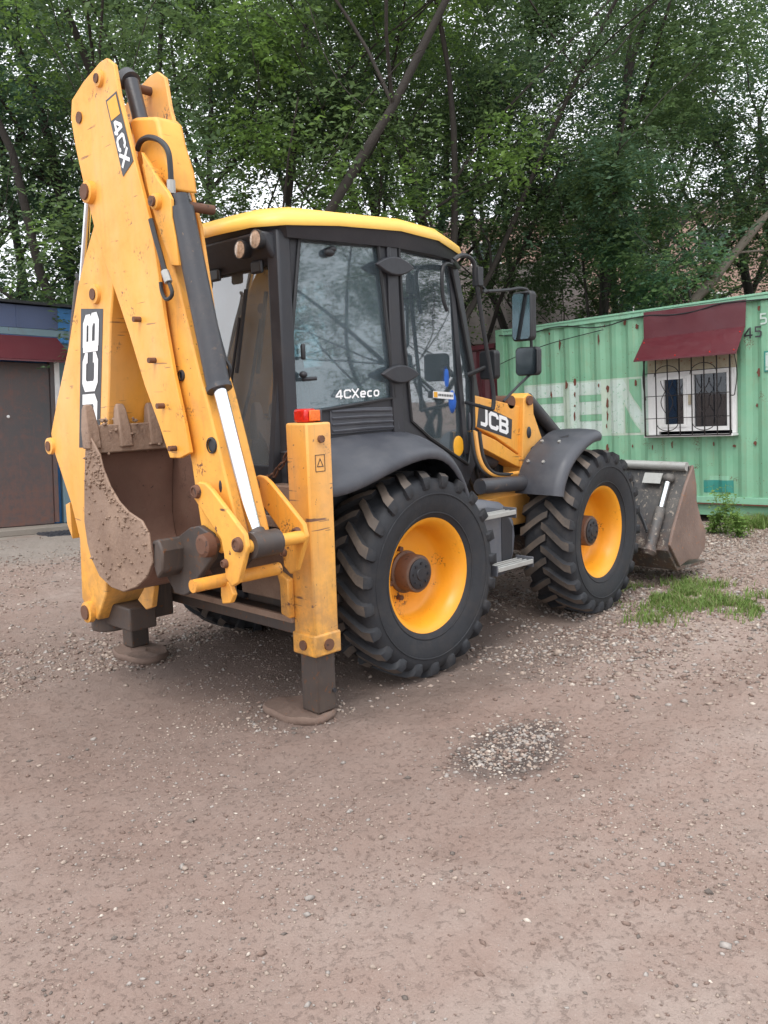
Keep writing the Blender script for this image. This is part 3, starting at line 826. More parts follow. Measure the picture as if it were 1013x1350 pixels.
for (y, z) in ((-.66, 2.885), (-.50, 2.845), (.50, 2.845), (.66, 2.885)):
    mb = MB(); mb.lathe([(.045, 0), (.058, -.05), (.060, -.075), (.052, -.078)], (-.93, y, z), (1, 0, 0), 20); wl = mb.build('work_light', 'hose', cab)
    MB().lathe([(.0005, -.082), (.03, -.081), (.053, -.076)], (-.93, y, z), (1, 0, 0), 20).build('work_light_lens', 'lamp', cab)
for y in (-.55, -.10, .25):
    mb = MB(); mb.box(-.93, -.90, y - .055, y + .055, 2.70, 2.78); mb.build('rear_catch', 'hose', cab, .015)
# door hinges: broad ovals lying over the middle pillar
for (u0, z) in ((-.03, 2.775), (-.005, 2.065)):
    mb = MB(); lens = [(u0 + .185 * t, z + .062 * (1 - t * t)) for t in (-1, -.8, -.55, -.28, 0, .28, .55, .8, 1)] + [(u0 + .185 * t, z - .062 * (1 - t * t)) for t in (.8, .55, .28, 0, -.28, -.55, -.8)]; mb.prism(lens, 'y', -.905, -.872); mb.box(u0 - .025, u0 + .03, -.868, -.80, z - .05, z + .06)
    h = mb.build('door_hinge', 'dark', cab, .010)
# fittings on the side window
f0 = [(-0.74,-0.729,2.214),(-0.753,-0.727,2.072),(-0.786,-0.721,1.826)]
p0 = Vector(f0[0]); p1 = Vector(f0[1])
mb = MB(); mb.box(p0.x - .014, p0.x + .014, p0.y - .035, p0.y - .005, p0.z - .05, p0.z + .05); mb.build('window_catch', 'hose', cab, .012)
mb = MB(); mb.ball((p1.x, p1.y - .03, p1.z), (.026, .03, .022), 12, 8); mb.cyl((p1.x, p1.y - .02, p1.z - .03), (p1.x + .09, p1.y - .05, p1.z - .025), .013, 8); mb.build('window_handle', 'dark', cab)
q = Vector([(-0.514,-0.769,2.836)][0])
mb = MB(); mb.ball((q.x, q.y - .01, q.z), (.040, .03, .028), 10, 7); mb.ball((q.x + .02, q.y - .015, q.z + .02), (.03, .03, .02), 10, 7); mb.build('window_bumper', 'hose', cab)
# 4CX eco on the glass
q = [(-0.504,-0.771,1.91),(-0.153,-0.833,1.923),(-0.501,-0.771,1.976)]
U = Vector(q[1]) - Vector(q[0]); V = Vector((0, 0, 1))
_, wd = letters('4CXeco', 'window_lettering', Vector(q[0]) + Vector((0, -.002, 0)), U, V, .060, .004, 'white', cab, stroke=.17, wide=U.length / (.060 * (.85 + .85 + .9 + .74 + .68 + .74 + .6)))
# lower rear-quarter vents
q0 = [(-0.552,-0.762,1.856),(-0.018,-0.857,1.847),(0.002,-0.86,1.691),(-0.548,-0.763,1.679)]
mb = MB(); mb.slab([Vector(a) - Rin * .18 for a in q0], Rin * .4); mb.build('vent_panel', 'plastic', cab, .008)
for k in range(4):
    t = .14 + k * .24
    A_ = Vector(q0[0]).lerp(Vector(q0[3]), t); B_ = Vector(q0[1]).lerp(Vector(q0[2]), t); d_ = (B_ - A_)
    mb = MB(); mb.tube([A_ + d_ * .02 - Rin * .22, A_ + d_ * .5 - Rin * .24 + Vector((0, 0, .004)), A_ + d_ * .90 - Rin * .22], [.008, .011, .008], 6); mb.build('vent_slat', 'plastic', cab)
# inside: seat, wheel, console, reflection panel
mb = MB(); mb.box(-.30, .22, -.26, .26, 1.50, 1.64).prism([(-.34, 1.62), (-.22, 1.62), (-.30, 2.22), (-.42, 2.20)], 'y', -.25, .25).prism([(-.41, 2.24), (-.32, 2.24), (-.35, 2.42), (-.43, 2.42)], 'y', -.14, .14)
mb.build('seat', 'seat', cab, .04)
sw = Vector([(0.5,0,2.124)][0])
mb = MB(); tor = [(sw.x + .19 * math.cos(a) * .8, .19 * math.sin(a), sw.z + .19 * math.cos(a) * -.55) for a in [2 * math.pi * k / 24 for k in range(25)]]
mb.tube(tor, .016, 8, cap=False); mb.tube([(sw.x, 0, sw.z), (sw.x + .17, 0, 1.5)], .035, 10); mb.tube([(sw.x, -.19, sw.z), (sw.x, .19, sw.z)], .012, 6); mb.build('steering_wheel', 'dark', cab)
mb = MB(); mb.prism([(.62, 1.46), (.92, 1.46), (.90, 1.84), (.74, 1.88)], 'y', -.30, .30); mb.build('dashboard', 'inner', cab, .03)
mb = MB(); mb.box(-.78, .0, -.60, -.40, 1.46, 1.86).box(-.1, .3, -.48, -.36, 1.46, 1.78); mb.build('side_console', 'inner', cab, .04)
mb = MB(); mb.box(-.80, .86, -.66, .66, 1.462, 1.50); mb.build('cab_floor', 'inner', cab)
mb = MB(); mb.box(-.76, -.74, -.55, .10, 1.50, 1.80); mb.build('reflection_panel', 'yellow', cab, .02)  # yellow panel stands in for the boom's reflection in the rear window
mb = MB()
for (yy, xx) in ((-.2, -.45), (-.08, -.45), (.06, -.45), (.18, -.45)): mb.tube([(xx, yy, 1.62), (xx - .02, yy, 1.92)], .010, 6); mb.ball((xx - .02, yy, 1.94), (.022, .022, .028), 8, 6)
mb.build('control_lever', 'hose', cab)
# blue cloth, tag and yellow plate hanging behind the door glass
q = [(0.683,-0.66,2.03),(0.519,-0.66,1.988),(0.846,-0.66,1.518)]
b0 = Vector(q[0]); mb = MB(); mb.ball((b0.x, b0.y, b0.z + .01), (.075, .05, .13), 12, 8); mb.ball((b0.x + .09, b0.y, b0.z - .17), (.06, .05, .10), 12, 8); mb.build('blue_cloth', 'blue', cab)
b0 = Vector(q[1]); mb = MB(); mb.box(b0.x - .035, b0.x + .035, b0.y - .03, b0.y - .026, b0.z - .03, b0.z + .03); mb.build('green_tag', 'green_tag', cab)
b0 = Vector(q[2]); mb = MB(); mb.ball((b0.x, b0.y - .02, b0.z), (.065, .004, .08), 16, 8); mb.build('yellow_disc', 'yellow_print', cab)
q = [(0.463,-0.768,1.945),(0.766,-0.707,1.929),(0.764,-0.708,1.877),(0.461,-0.768,1.896)]
mb = MB(); mb.slab([Vector(a) - Fin * .02 for a in q], Fin * .01); stk = mb.build('door_sticker', 'white', cab)
A_ = Vector(q[3]); U = Vector(q[2]) - A_; hh = (Vector(q[0]) - A_).length
mb = MB(); nrm_ = Fin.normalized()
def qd(mb, a, b, c, d): mb.add([A_ + U * x + Vector((0, 0, 1)) * hh * z - nrm_ * .004 for x, z in ((a, c), (b, c), (b, d), (a, d))], [(0, 1, 2, 3)])
qd(mb, .03, .20, .1, .9); mb.build('sticker_badge', 'yellow_print', cab)
mb = MB()
for k in range(9): qd(mb, .25 + k * .08, .30 + k * .08, .35, .68)
mb.build('sticker_print', 'black_print', cab)
mb = MB(); mb.tube(smooth_path([(.90, -.66, 1.9), (.88, -.50, 2.1), (.84, -.42, 2.35)]), .012, 6); mb.build('windscreen_wiper', 'hose', cab)
mb = MB(); mb.tube([(-.91, -.05, 1.55), (-.93, -.22, 2.0), (-.92, -.35, 2.45)], .011, 6); mb.tube([(-.93, -.30, 2.1), (-.91, -.42, 2.62)], .014, 6); mb.build('rear_wiper', 'hose', cab)
# grab rail inside the windscreen pillar
mb = MB(); mb.prism([(.50, 1.48), (.84, 1.48), (.80, 1.98), (.66, 2.08), (.56, 1.86)], 'y', -.60, -.36); mb.build('control_console', 'seat', cab, .03)
mb = MB(); mb.prism([(.30, 1.48), (.50, 1.48), (.46, 1.74), (.34, 1.72)], 'y', -.62, -.45); mb.build('pedal_box', 'inner', cab, .03)
# door handle recess near the front pillar
q = [(1.011,-0.659,1.697)]; b0 = Vector(q[0]); mb = MB(); mb.ball((b0.x - .005, b0.y - .004, b0.z), (.016, .012, .075), 10, 8); mb.build('door_handle', 'plastic', cab)

# mirror frame on the right side of the cab front
def tubeobj(pts, r, name, mt_, parent, k=5, n=8):
    mb = MB(); mb.tube(smooth_path(pts, k), r, n); return mb.build(name, mt_, parent)
mf = tubeobj([(0.468,-0.98,2.844),(0.543,-0.98,2.881),(0.628,-0.98,2.883),(0.695,-0.98,2.842),(0.718,-0.98,2.732)] + [(0.718,-0.98,2.732),(0.79,-0.98,2.403),(0.856,-0.98,2.129),(0.906,-0.98,1.906),(0.894,-0.98,1.794)], .016, 'mirror_frame', 'hose', BH)
tubeobj([(.84, -.70, 2.86)] + [(0.525,-0.84,2.829),(0.51,-0.84,2.617),(0.557,-0.84,2.513)], .014, 'frame_tube', 'hose', mf)
tubeobj([(.86, -.70, 2.86), [(0.468,-0.98,2.844)][0]], .016, 'frame_tube', 'hose', mf, 2)
tubeobj([(.92, -.70, 1.85), [(0.894,-0.98,1.794)][0]], .014, 'frame_tube', 'hose', mf, 2)
q = [(0.738,-0.98,2.818),(0.761,-0.98,2.682)]; mb = MB(); mb.box(q[0][0] - .03, q[0][0] + .03, -1.01, -.95, q[1][1 + 1], q[0][2]); mb.build('mirror_clamp', 'hose', mf, .006)
MY = -1.22
tubeobj([(0.752,-0.98,2.697),(0.823,-0.98,2.664)][:] + [(0.539,-1.2,2.615),(0.801,-1.2,2.64),(0.965,-1.2,2.661),(1.059,-1.2,2.623),(1.075,-1.2,2.396),(1.083,-1.2,2.231)], .011, 'mirror_arm', 'hose', mf)
q = [(1.061,-1.2,2.043),(0.927,-1.2,1.973),(0.733,-1.2,1.857)]; tubeobj([q[0], q[1], q[2]], .010, 'mirror_arm', 'hose', mf, 2)
def mirror(u, z0, z1, wid, back, name='mirror', face=None):
    # housing with its glass facing the driver (rearwards)
    x, y = u; h = z1 - z0
    prof = [(y - wid / 2, z0 + .02), (y - wid / 2 + .02, z0), (y + wid / 2 - .02, z0), (y + wid / 2, z0 + .02), (y + wid / 2, z1 - .02), (y + wid / 2 - .02, z1), (y - wid / 2 + .02, z1), (y - wid / 2, z1 - .02)]
    mb = MB(); mb.prism([(a - y, b) for a, b in prof], 'x', -.005, .05); o = mb.build(name, 'hose', BH, .012)
    g_ = MB(); g_.prism([((a - y) * .86, (b - (z0 + z1) / 2) * .92 + (z0 + z1) / 2) for a, b in prof], 'x', -.009, -.0055); g_.build('mirror_pane', 'mirror', o)
    o.location = (x, y, 0); o.rotation_euler = (0, 0, R(back)); return o
q = [(0.864,-1.2,2.639),(1.074,-1.2,2.286),(0.903,-1.2,2.245),(1.109,-1.2,2.037)]
mirror((q[0][0] + .10, -1.20), q[1][2], q[0][2], .20, -8)
mirror((q[2][0] + .12, -1.20), q[3][2], q[2][2], .20, 4)
q = [(0.893,-0.86,2.236),(1.132,-0.86,2.019)]
mirror((q[0][0] + .13, -.88), q[1][2], q[0][2], .20, 165, 'side_mirror')
tubeobj([(.93, -.72, 2.06), (q[0][0] + .12, -.88, (q[0][2] + q[1][2]) / 2)], .018, 'mirror_bracket', 'hose', BH, 2)

# ---------------------------------------------------------------- loader arms
def loader_arm(side):
    arm = MB()
    arm.prism([(1.08,1.902),(1.738,1.786),(1.733,1.358),(1.572,1.446),(1.327,1.567),(1.093,1.652)], 'y', -.66, -.56)
    o = arm.build('loader_arm', 'yellow', BH, .008)
    ch_ = MB(); ch_.prism([(1.049,1.63),(1.32,1.537),(1.694,1.355),(1.692,1.278),(1.628,1.29),(1.046,1.523)], 'y', -.68, -.52); ch_.build('lower_link', 'yellow', o, .006)
    tw = MB(); tw.prism([(1.684,1.869),(1.749,1.905),(1.814,1.878),(1.824,1.731),(1.956,1.499),(1.775,1.382),(1.662,1.134),(1.641,1.136)], 'y', -.70, -.50); t = tw.build('tower', 'yellow', o, .008)
    pn = MB(); c = [(1.748,1.842)][0]; pn.cyl((c[0], -.722, c[1]), (c[0], -.46, c[1]), .04, 16); c2 = [(1.566,1.834)][0]; pn.cyl((c2[0], -.66, c2[1]), (c2[0], -.5, c2[1]), .055, 16); pn.build('pivot_pin', 'rust', o)
    c = [(1.745,1.576)][0]; MB().ball((c[0], -.705, c[1]), (.03, .012, .05), 10, 6).build('grease_patch', 'dark', o)
    # tilt ram and black linkage running forward and down over the front wheel
    fl = MB(); fl.tube([(1.86, -.60, 1.86), (2.35, -.60, 1.50)], [.055, .055], 12); fl.tube([(2.35, -.60, 1.50), (3.25, -.60, .92)], .03, 10)
    fl.build('tilt_ram', 'ram', o)
    fl2 = MB(); fl2.slab([(1.80, -.56, 1.80), (1.92, -.56, 1.82), (2.6, -.56, 1.32), (3.5, -.56, .62), (3.42, -.56, .42), (2.45, -.56, 1.10), (1.85, -.56, 1.45)], (0, .10, 0)); fl2.build('front_arm', 'dark', o, .01)
    if side < 0:
        q = [(1.134,-0.662,1.835),(1.569,-0.662,1.691),(1.555,-0.662,1.529),(1.1,-0.662,1.652)]
        mb = MB(); mb.slab([Vector(a) + Vector((0, 0, 0)) for a in q], (0, .0015, 0)); mb.build('decal_panel', 'black_print', o)
        A0 = Vector(q[3]); U_ = Vector(q[2]) - A0; hgt = (Vector(q[0]) - A0).length
        letters('JCB', 'lettering', A0 + U_ * .07 + Vector((0, 0, hgt * .14)), U_, Vector((0.0, 0, 1)), hgt * .74, .0025, 'white', o, stroke=.22, wide=U_.length * .86 / (hgt * .74 * 2.72))
    else:
        o.scale = (1, -1, 1)
    return o
loader_arm(-1); loader_arm(1)

# ---------------------------------------------------------------- front (loader) bucket
BY = 1.20
lbk = MB()
back = [(3.74, 1.15), (3.80, 1.15), (3.80, 1.09), (3.74, 1.0), (3.40, .50), (3.34, .44), (3.50, .20), (3.56, .16), (4.10, .16), (4.10, .135), (3.52, .135), (3.31, .44), (3.70, 1.06)]
lbk.prism([(3.72, 1.15), (3.80, 1.15), (3.80, 1.10), (3.76, 1.06), (3.50, .56), (3.42, .36), (3.55, .18), (4.15, .15), (4.15, .125), (3.53, .145), (3.33, .37), (3.45, .60), (3.70, 1.06)], 'y', -BY + .03, BY - .03)
lb = lbk.build('loader_bucket', 'loaderback', BH, .006)
side_poly = [(3.784,1.155),(3.858,0.948),(3.865,0.797),(3.974,0.594),(4.083,0.465),(4.073,0.295),(3.923,0.202),(3.706,0.229),(3.53,0.19),(3.32,0.429),(3.377,0.56),(3.629,0.97)]
for s in (-1, 1):
    mb = MB(); mb.prism(side_poly, 'y', s * BY, s * (BY - .028)); mb.build('side_plate', 'loaderside', lb, .006)
mb = MB(); mb.tube([(3.70, -BY + .03, 1.145), (3.70, BY - .03, 1.145)], .045, 12); mb.build('top_tube', 'alu', lb)
for s in (-1, 1):
    mb = MB(); mb.cyl((3.62, s * 1.02, 1.02), (3.30, s * 1.02, .45), .030, 12); r_ = mb.build('clam_ram_rod', 'chrome', lb)
    mb = MB(); mb.tube([(3.47, s * 1.02, .76), (3.46, s * 1.02, .74), (3.28, s * 1.02, .42), (3.24, s * 1.02, .36), (3.22, s * 1.02, .33)], [.045, .052, .052, .075, .05], 14); mb.build('clam_ram', 'loaderback', lb); mb = MB(); mb.ball((3.63, s * 1.02, 1.03), (.06, .06, .05), 12, 8); mb.build('ram_pivot', 'loaderback', lb)
mb = MB(); mb.slab([(3.595, -.76, .98), (3.595, -.95, .98), (3.655, -.95, 1.075), (3.655, -.76, 1.075)], (-.012, 0, 0)); mb.build('label_plate', 'alu', lb)
for k in (0, 1): tubeobj([(3.42, -.50, .84 - k * .02), (3.40, -.72, .84 - k * .02), (3.34, -.88, .70 - k * .03), (3.28, -.98, .56 - k * .02)], .012, 'bucket_hose', 'hose', lb)
for y in (-.62, .62):
    mb = MB(); mb.prism([(3.30, .42), (3.55, .86), (3.70, .98), (3.45, .98), (3.22, .60), (3.20, .44)], 'y', y - .02, y + .02); mb.build('bucket_ear', 'loaderback', lb, .006)
mb = MB()
for k in range(0): pass

# ---------------------------------------------------------------- rear frame and stabilisers
fr = MB()
fr.box(-1.08, -.94, -1.02, 1.02, .50, .60); fr.box(-1.10, -.92, -1.02, 1.02, 1.10, 1.24); fr.box(-.96, -.90, -.90, .90, .60, 1.10)
rf = fr.build('rear_frame', 'steel', BH, .008)
mb = MB(); mb.box(-1.13, -1.10, -1.0, 1.0, .585, .625); mb.build('slide_rail', 'mud', rf, .004)
mb = MB(); mb.box(-1.13, -1.10, -.98, .98, 1.16, 1.225); mb.build('slide_rail', 'mud', rf, .004)
mb = MB(); mb.box(-1.02, -.905, -.97, -.10, 1.242, 1.40); mb.box(-1.0, -.93, -.97, -.05, .66, 1.09); mb.build('rear_plate', 'mud', rf, .01)
def stabiliser(side):
    x0, x1, y0, y1 = -1.110, -.920, -1.185, -.995
    sl = MB()
    sl.box(x0, x1, y0, y1, .50, 1.785)
    sl.prism([(x0 - .01, y0 - .01), (x1 + .01, y0 - .01), (x1 + .01, y1 + .01), (x0 - .01, y1 + .01)], 'z', .40, .535)
    o = sl.build('stabiliser', 'yellow_worn', BH, .012)
    mb = MB(); mb.box(x0 + .02, x1 - .02, y0 + .02, y1 - .02, .04, .9); inn = mb.build('inner_leg', 'steel', o, .01)
    mb = MB()
    prof = smooth2([(.30, -.02), (.22, .18), (0, .25), (-.22, .18), (-.28, -.02), (-.2, -.16), (0, -.2), (.22, -.16)], 3)
    cx, cy = x0 + .035, y1 + .04
    for (k_, z) in ((0.86, .0), (1.0, .012), (1.02, .05), (.93, .066), (.5, .072)):
        pass
    rr = []
    for (k_, z) in ((0.90, -.02), (0.96, -.005), (.98, .018), (.92, .036), (.80, .030), (.3, .040)):
        rr.append([(cx + a * k_ * .80, cy + b * k_ * .92, z + .006 * math.sin(b * 21) + .005 * math.sin(a * 30)) for b, a in prof])
    n_ = len(prof); vs = [p for r_ in rr for p in r_]; fs = [(i * n_ + j, i * n_ + (j + 1) % n_, (i + 1) * n_ + (j + 1) % n_, (i + 1) * n_ + j) for i in range(len(rr) - 1) for j in range(n_)] + [tuple(range((len(rr) - 1) * n_, len(rr) * n_))]
    mb.add(vs, fs); mb.build('foot_pad', 'padmud', o, sharp=60)
    MB().cyl((x0 + .15, y0 + .019, .16), (x0 + .15, y0 + .010, .16), .014, 10).build('lock_pin', 'dark', o)
    for (a, b) in ((x0 - .018, 'x'),):
        for yy in (y0 + .095,):
            MB().cyl((x0 - .008, yy, .465), (x0 - .022, yy, .465), .030, 14).build('bolt', 'rust', o)
    MB().cyl((x1 - .095, y0 - .008, .465), (x1 - .095, y0 - .022, .465), .036, 14).build('bolt', 'rust', o)
    MB().cyl((x0 + .10, y0 - .001, 1.69), (x0 + .10, y0 - .02, 1.69), .022, 10).build('bolt', 'rust', o)
    # hooked yellow bracket on the inner rear edge
    mb = MB(); mb.slab([(x0 - .001, y1 - .02, .62), (x0 - .001, y1 + .06, .64), (x0 - .001, y1 + .06, .82), (x0 - .001, y1 + .09, .90), (x0 - .001, y1 - .02, .86)], (-.05, 0, 0)); mb.build('bracket', 'yellow_worn', o, .01)
    # tail lamp on top
    mb = MB(); mb.box(x0 + .022, x0 + .115, y0 + .03, y0 + .145, 1.786, 1.866); mb.build('tail_light', 'red_lens', o, .018)
    mb = MB(); mb.box(x0 + .045, x0 + .125, y0 + .015, y0 + .029, 1.794, 1.858); mb.build('indicator_light', 'orange_lens', o, .006)
    mb = MB(); mb.box(x0 + .117, x0 + .145, y0 + .02, y0 + .14, 1.786, 1.862); mb.build('lamp_back', 'plastic', o, .008)
    # warning mark
    t0 = Vector((x0 + .055, y0 - .0015, 1.50)); mb = MB()
    for a, b, c, d in ((0, .075, 0, .004), (0, .075, .096, .10), (0, .004, .004, .096), (.071, .075, .004, .096)):
        mb.box(t0.x + a, t0.x + b, t0.y - .001, t0.y, t0.z + c, t0.z + d)
    mb.build('warning_label', 'black_print', o)
    mb = MB()
    L_, R_ = ribbon([(.015, .03), (.0375, .075), (.06, .03), (.015, .03)], .005)
    vs = [(t0.x + q.x, t0.y - .0005, t0.z + q.y) for q in L_ + R_]; mb.add(vs, [(i, i + 1, 4 + i + 1, 4 + i) for i in range(3)]); mb.build('warning_triangle', 'black_print', o)
    if side > 0: o.scale = (1, -1, 1)
    return o
stabiliser(-1); stabiliser(1)
# chain / tether from stabiliser head to frame
q0 = Vector((-1.06, -1.03, 1.72)); q1 = Vector((-.98, -.62, 1.42))
for k in range(7):
    t = k / 6; p_ = q0.lerp(q1, t) - Vector((0, 0, .05 * math.sin(math.pi * t)))
    d_ = (q1 - q0).normalized(); s_ = Vector((1, 0, 0)) if k % 2 else Vector((0, 0, 1))
    ln = [p_ + d_ * (.042 * math.cos(a)) + s_ * (.020 * math.sin(a)) for a in [2 * math.pi * j / 10 for j in range(11)]]
    mb = MB(); mb.tube(ln, .007, 5, cap=False); mb.build('chain_link', 'rust', rf)
tubeobj([(-.98, -.62, 1.42), (-.97, -.50, 1.34), (-.97, -.40, 1.28)], .03, 'tether_strap', 'steel', rf)

# ---------------------------------------------------------------- kingpost (slid to the left) and boom
kp = MB()
kp.prism([(-1.30, .34), (-1.14, .40), (-1.14, 1.05), (-1.14, 1.05)], 'y', .42, 1.00) if False else None
kp.box(-1.30, -1.14, .30, .98, .44, 1.26)
kp.cyl((-1.47, .60, .36), (-1.47, .60, .62), .13, 20); kp.cyl((-1.47, .60, .95), (-1.47, .60, 1.22), .12, 20); kp.box(-1.44, -1.28, .48, .72, .40, .60); kp.box(-1.44, -1.28, .50, .70, .98, 1.20)
kp.box(-1.56, -1.36, .16, .55, .42, .58)
kpo = kp.build('kingpost', 'steel', BH, .012)
mb = MB(); mb.prism([(0.205,0.619),(0.083,0.739),(-0.021,0.743),(0.026,0.594),(0.105,0.566)], 'x', -1.47, -1.43); mb.build('lug', 'yellow', kpo, .006)
XN, XF = -1.640, -1.325       # boom's near and far side plates
boom_poly = [(0.136,3.145),(0.096,3.032),(0.278,2.815),(0.384,2.668),(0.572,2.307),(0.801,1.958),(0.935,1.734),(0.919,1.623),(0.709,1.248),(0.625,1.013),(0.66,0.599),(0.587,0.503),(0.452,0.472),(0.306,0.677),(0.222,1.107),(0.123,1.772),(-0.014,2.442),(-0.081,2.652),(-0.144,2.96),(-0.068,3.19)]
bm_ = MB(); bm_.prism(boom_poly, 'x', XN, XF)
boom = bm_.build('boom', 'yellow', BH, .010)
for (u, r_, l) in zip([(0.144,2.602),(0.939,1.644),(0.541,0.521)], (.035, .035, .050), (.03, .03, .05)):
    mb = MB(); mb.cyl((XN - l, u[0], u[1]), (XF + .03, u[0], u[1]), r_, 18); mb.build('pivot_pin', 'rust', boom)
    mb = MB(); mb.lathe([(r_ + .001, -l * .8), (r_ + .022, -l * .7), (r_ + .025, 0)], (XN, u[0], u[1]), (1, 0, 0), 20); mb.build('pin_boss', 'yellow', boom)
q = [(-1.642,0.351,2.533),(-1.642,0.067,2.508),(-1.642,0.242,1.649),(-1.642,0.523,1.643)]
mb = MB(); mb.slab(q, (.001, 0, 0)); mb.build('decal_panel', 'black_print', boom)
A0 = Vector(q[3]); U_ = Vector(q[0]) - Vector(q[3]); V_ = Vector(q[3]) - Vector(q[2])
A1 = Vector(q[2])
hgt = V_.length * .70
letters('JCB', 'lettering', A1 + V_ * .15 + U_ * .17, U_, V_, hgt, .002, 'white', boom, stroke=.25, wide=U_.length * .80 / (hgt * 2.72))
mb = MB(); mb.slab([A1 + V_ * a + U_ * b + Vector((-.0015, 0, 0)) for a, b in ((.12, .02), (.82, .02), (.82, .12), (.12, .12))], (.001, 0, 0)); mb.build('decal_badge', 'yellow_print', boom)
# hose / bracket on the boom's back edge
tubeobj([(-1.5,0.658,2.789),(-1.5,0.645,2.738),(-1.5,0.749,2.507),(-1.5,0.837,2.257)], .014, 'hose', 'hose', boom)
mb = MB(); mb.prism([(1.051,1.209),(0.988,1.23),(0.985,0.964),(1.051,1.07)], 'x', -1.52, -1.44); mb.build('boom_lug', 'yellow', boom, .004)

# outer dipper: two plates with rounded head
dp_poly = [(-0.156,3.874),(-0.232,3.876),(-0.307,3.825),(-0.323,3.757),(-0.342,3.655),(-0.401,3.475),(-0.462,3.275),(-0.583,2.929),(-0.629,2.653),(-0.672,2.36),(-0.727,2.095),(-0.804,1.822),(-0.845,1.647),(-0.742,1.614),(-0.636,1.611),(-0.541,1.8),(-0.411,2.029),(-0.279,2.328),(-0.111,2.66),(-0.018,2.843),(0.046,2.981),(0.085,3.098),(0.132,3.23),(0.208,3.483),(0.239,3.653),(0.212,3.756),(0.055,3.82)]
dpb = MB(); dpb.prism(dp_poly, 'x', -1.672, -1.646)
dip = dpb.build('dipper', 'yellow', BH, .005)
mb = MB(); mb.prism(dp_poly, 'x', -1.345, -1.319); mb.build('side_plate', 'yellow', dip, .005)
core = [(-0.187,3.381),(-0.306,3.294),(-0.389,3.092),(-0.504,2.573),(-0.625,1.971),(-0.717,1.671),(-0.621,1.66),(-0.466,1.93),(-0.293,2.377),(-0.134,2.699),(0.055,2.99)]
mb = MB(); mb.prism(core, 'x', -1.645, -1.346); mb.build('dipper_box', 'yellow', dip, .004)
for (u, r_, l, mt2) in zip([(-0.146,3.785),(0.13,3.636),(0.057,3.19),(-0.413,2.405),(-0.548,2.166),(-0.606,1.908),(-0.705,1.669)], (.026, .034, .046, .016, .016, .016, .016), (.03, .008, .05, .045, .045, .045, .045), ('rust',) * 7):
    mb = MB(); mb.cyl((-1.672 - l, u[0], u[1]), (-1.30, u[0], u[1]), r_, 14); mb.build('pin', mt2, dip)
    if r_ > .02 and l > .02:
        mb = MB(); mb.lathe([(r_ + .001, -l * .75), (r_ + .018, -l * .65), (r_ + .022, 0)], (-1.672, u[0], u[1]), (1, 0, 0), 20); mb.build('pin_boss', 'yellow', dip)
q = [(-1.675,-0.198,3.654),(-1.674,-0.323,3.675),(-1.675,-0.457,3.272),(-1.675,-0.334,3.209)]
mb = MB(); mb.slab(q, (.001, 0, 0)); mb.build('decal_panel', 'black_print', dip)
A0 = Vector(q[0]); U_ = Vector(q[3]) - A0; V_ = Vector(q[1]) - A0; U_n = U_.normalized()
V_p = (V_ - U_n * V_.dot(U_n)); hgt = V_p.length * .72
letters('4CX', 'lettering', A0 + V_p * .14 + U_ * .33, U_, V_p, hgt, .002, 'white', dip, stroke=.22, wide=U_.length * .60 / (hgt * 2.85))
mb = MB(); mb.slab([A0 + V_ * a + U_ * b + Vector((-.0015, 0, 0)) for a, b in ((.10, .03), (.90, .03), (.90, .28), (.10, .28))], (.001, 0, 0)); bd = mb.build('decal_badge', 'yellow_print', dip)
# black ram between the plates at the head
q = [(-1.5,-0.146,3.831),(-1.5,-0.194,3.794),(-1.5,-0.27,3.59),(-1.5,-0.299,3.487)]
mb = MB(); mb.cyl(q[1], q[3], .046, 16); mb.cyl(q[0], q[1], .060, 16); mb.build('extension_ram', 'ram', dip)
# dipper ram rod, left of the boom
q = [(-1.5,0.417,3.238),(-1.5,0.582,2.732),(-1.5,0.829,2.101)]
mb = MB(); mb.cyl(q[0], q[1], .024, 12); mb.build('dipper_ram_rod', 'chrome', dip)
mb = MB(); mb.cyl(q[1], q[2], .05, 14); mb.build('dipper_ram', 'steel', dip)
mb = MB(); mb.prism([(0.228,3.862),(0.106,3.896),(0.073,3.862),(0.197,3.81)], 'x', -1.60, -1.40); mb.build('head_bracket', 'steel', dip, .01)

# inner (sliding) dipper
ind_poly = [(-0.444,3.27),(-0.552,3.221),(-0.587,3.121),(-0.638,2.89),(-0.701,2.698),(-0.803,2.381),(-0.903,2.068),(-0.944,1.973),(-1.028,1.726),(-1.109,1.474),(-1.174,1.272),(-1.195,1.2),(-1.204,1.143),(-1.002,1.088),(-0.844,1.136),(-0.797,1.414),(-0.77,1.585),(-0.707,1.863),(-0.59,2.356),(-0.527,2.698),(-0.472,3.039)]
mb = MB(); mb.prism(ind_poly, 'x', -1.62, -1.41); ind = mb.build('inner_dipper', 'yellow_worn', BH, .012)
mb = MB(); mb.prism([(-0.251,3.556),(-0.328,3.555),(-0.528,3.513),(-0.557,3.487),(-0.59,3.367),(-0.657,3.208),(-0.674,3.085),(-0.58,3.15),(-0.425,3.211),(-0.353,3.233)], 'x', -1.57, -1.40); mb.build('nose', 'yellow', ind, .02)
gus = [(-0.494,3.318),(-0.565,3.243),(-0.64,3.148),(-0.731,3.064),(-0.763,3.019),(-0.76,2.929),(-0.785,2.817),(-0.805,2.663),(-0.731,2.672),(-0.598,2.934),(-0.539,3.106)]
for (a, b) in ((-1.645, -1.622),):
    mb = MB(); mb.prism(gus, 'x', a, b); mb.build('gusset', 'yellow', ind, .004)
c = [(-0.633,3.025)][0]; mb = MB(); mb.cyl((-1.69, c[0], c[1]), (-1.28, c[0], c[1]), .028, 14); mb.build('pin', 'rust', ind)
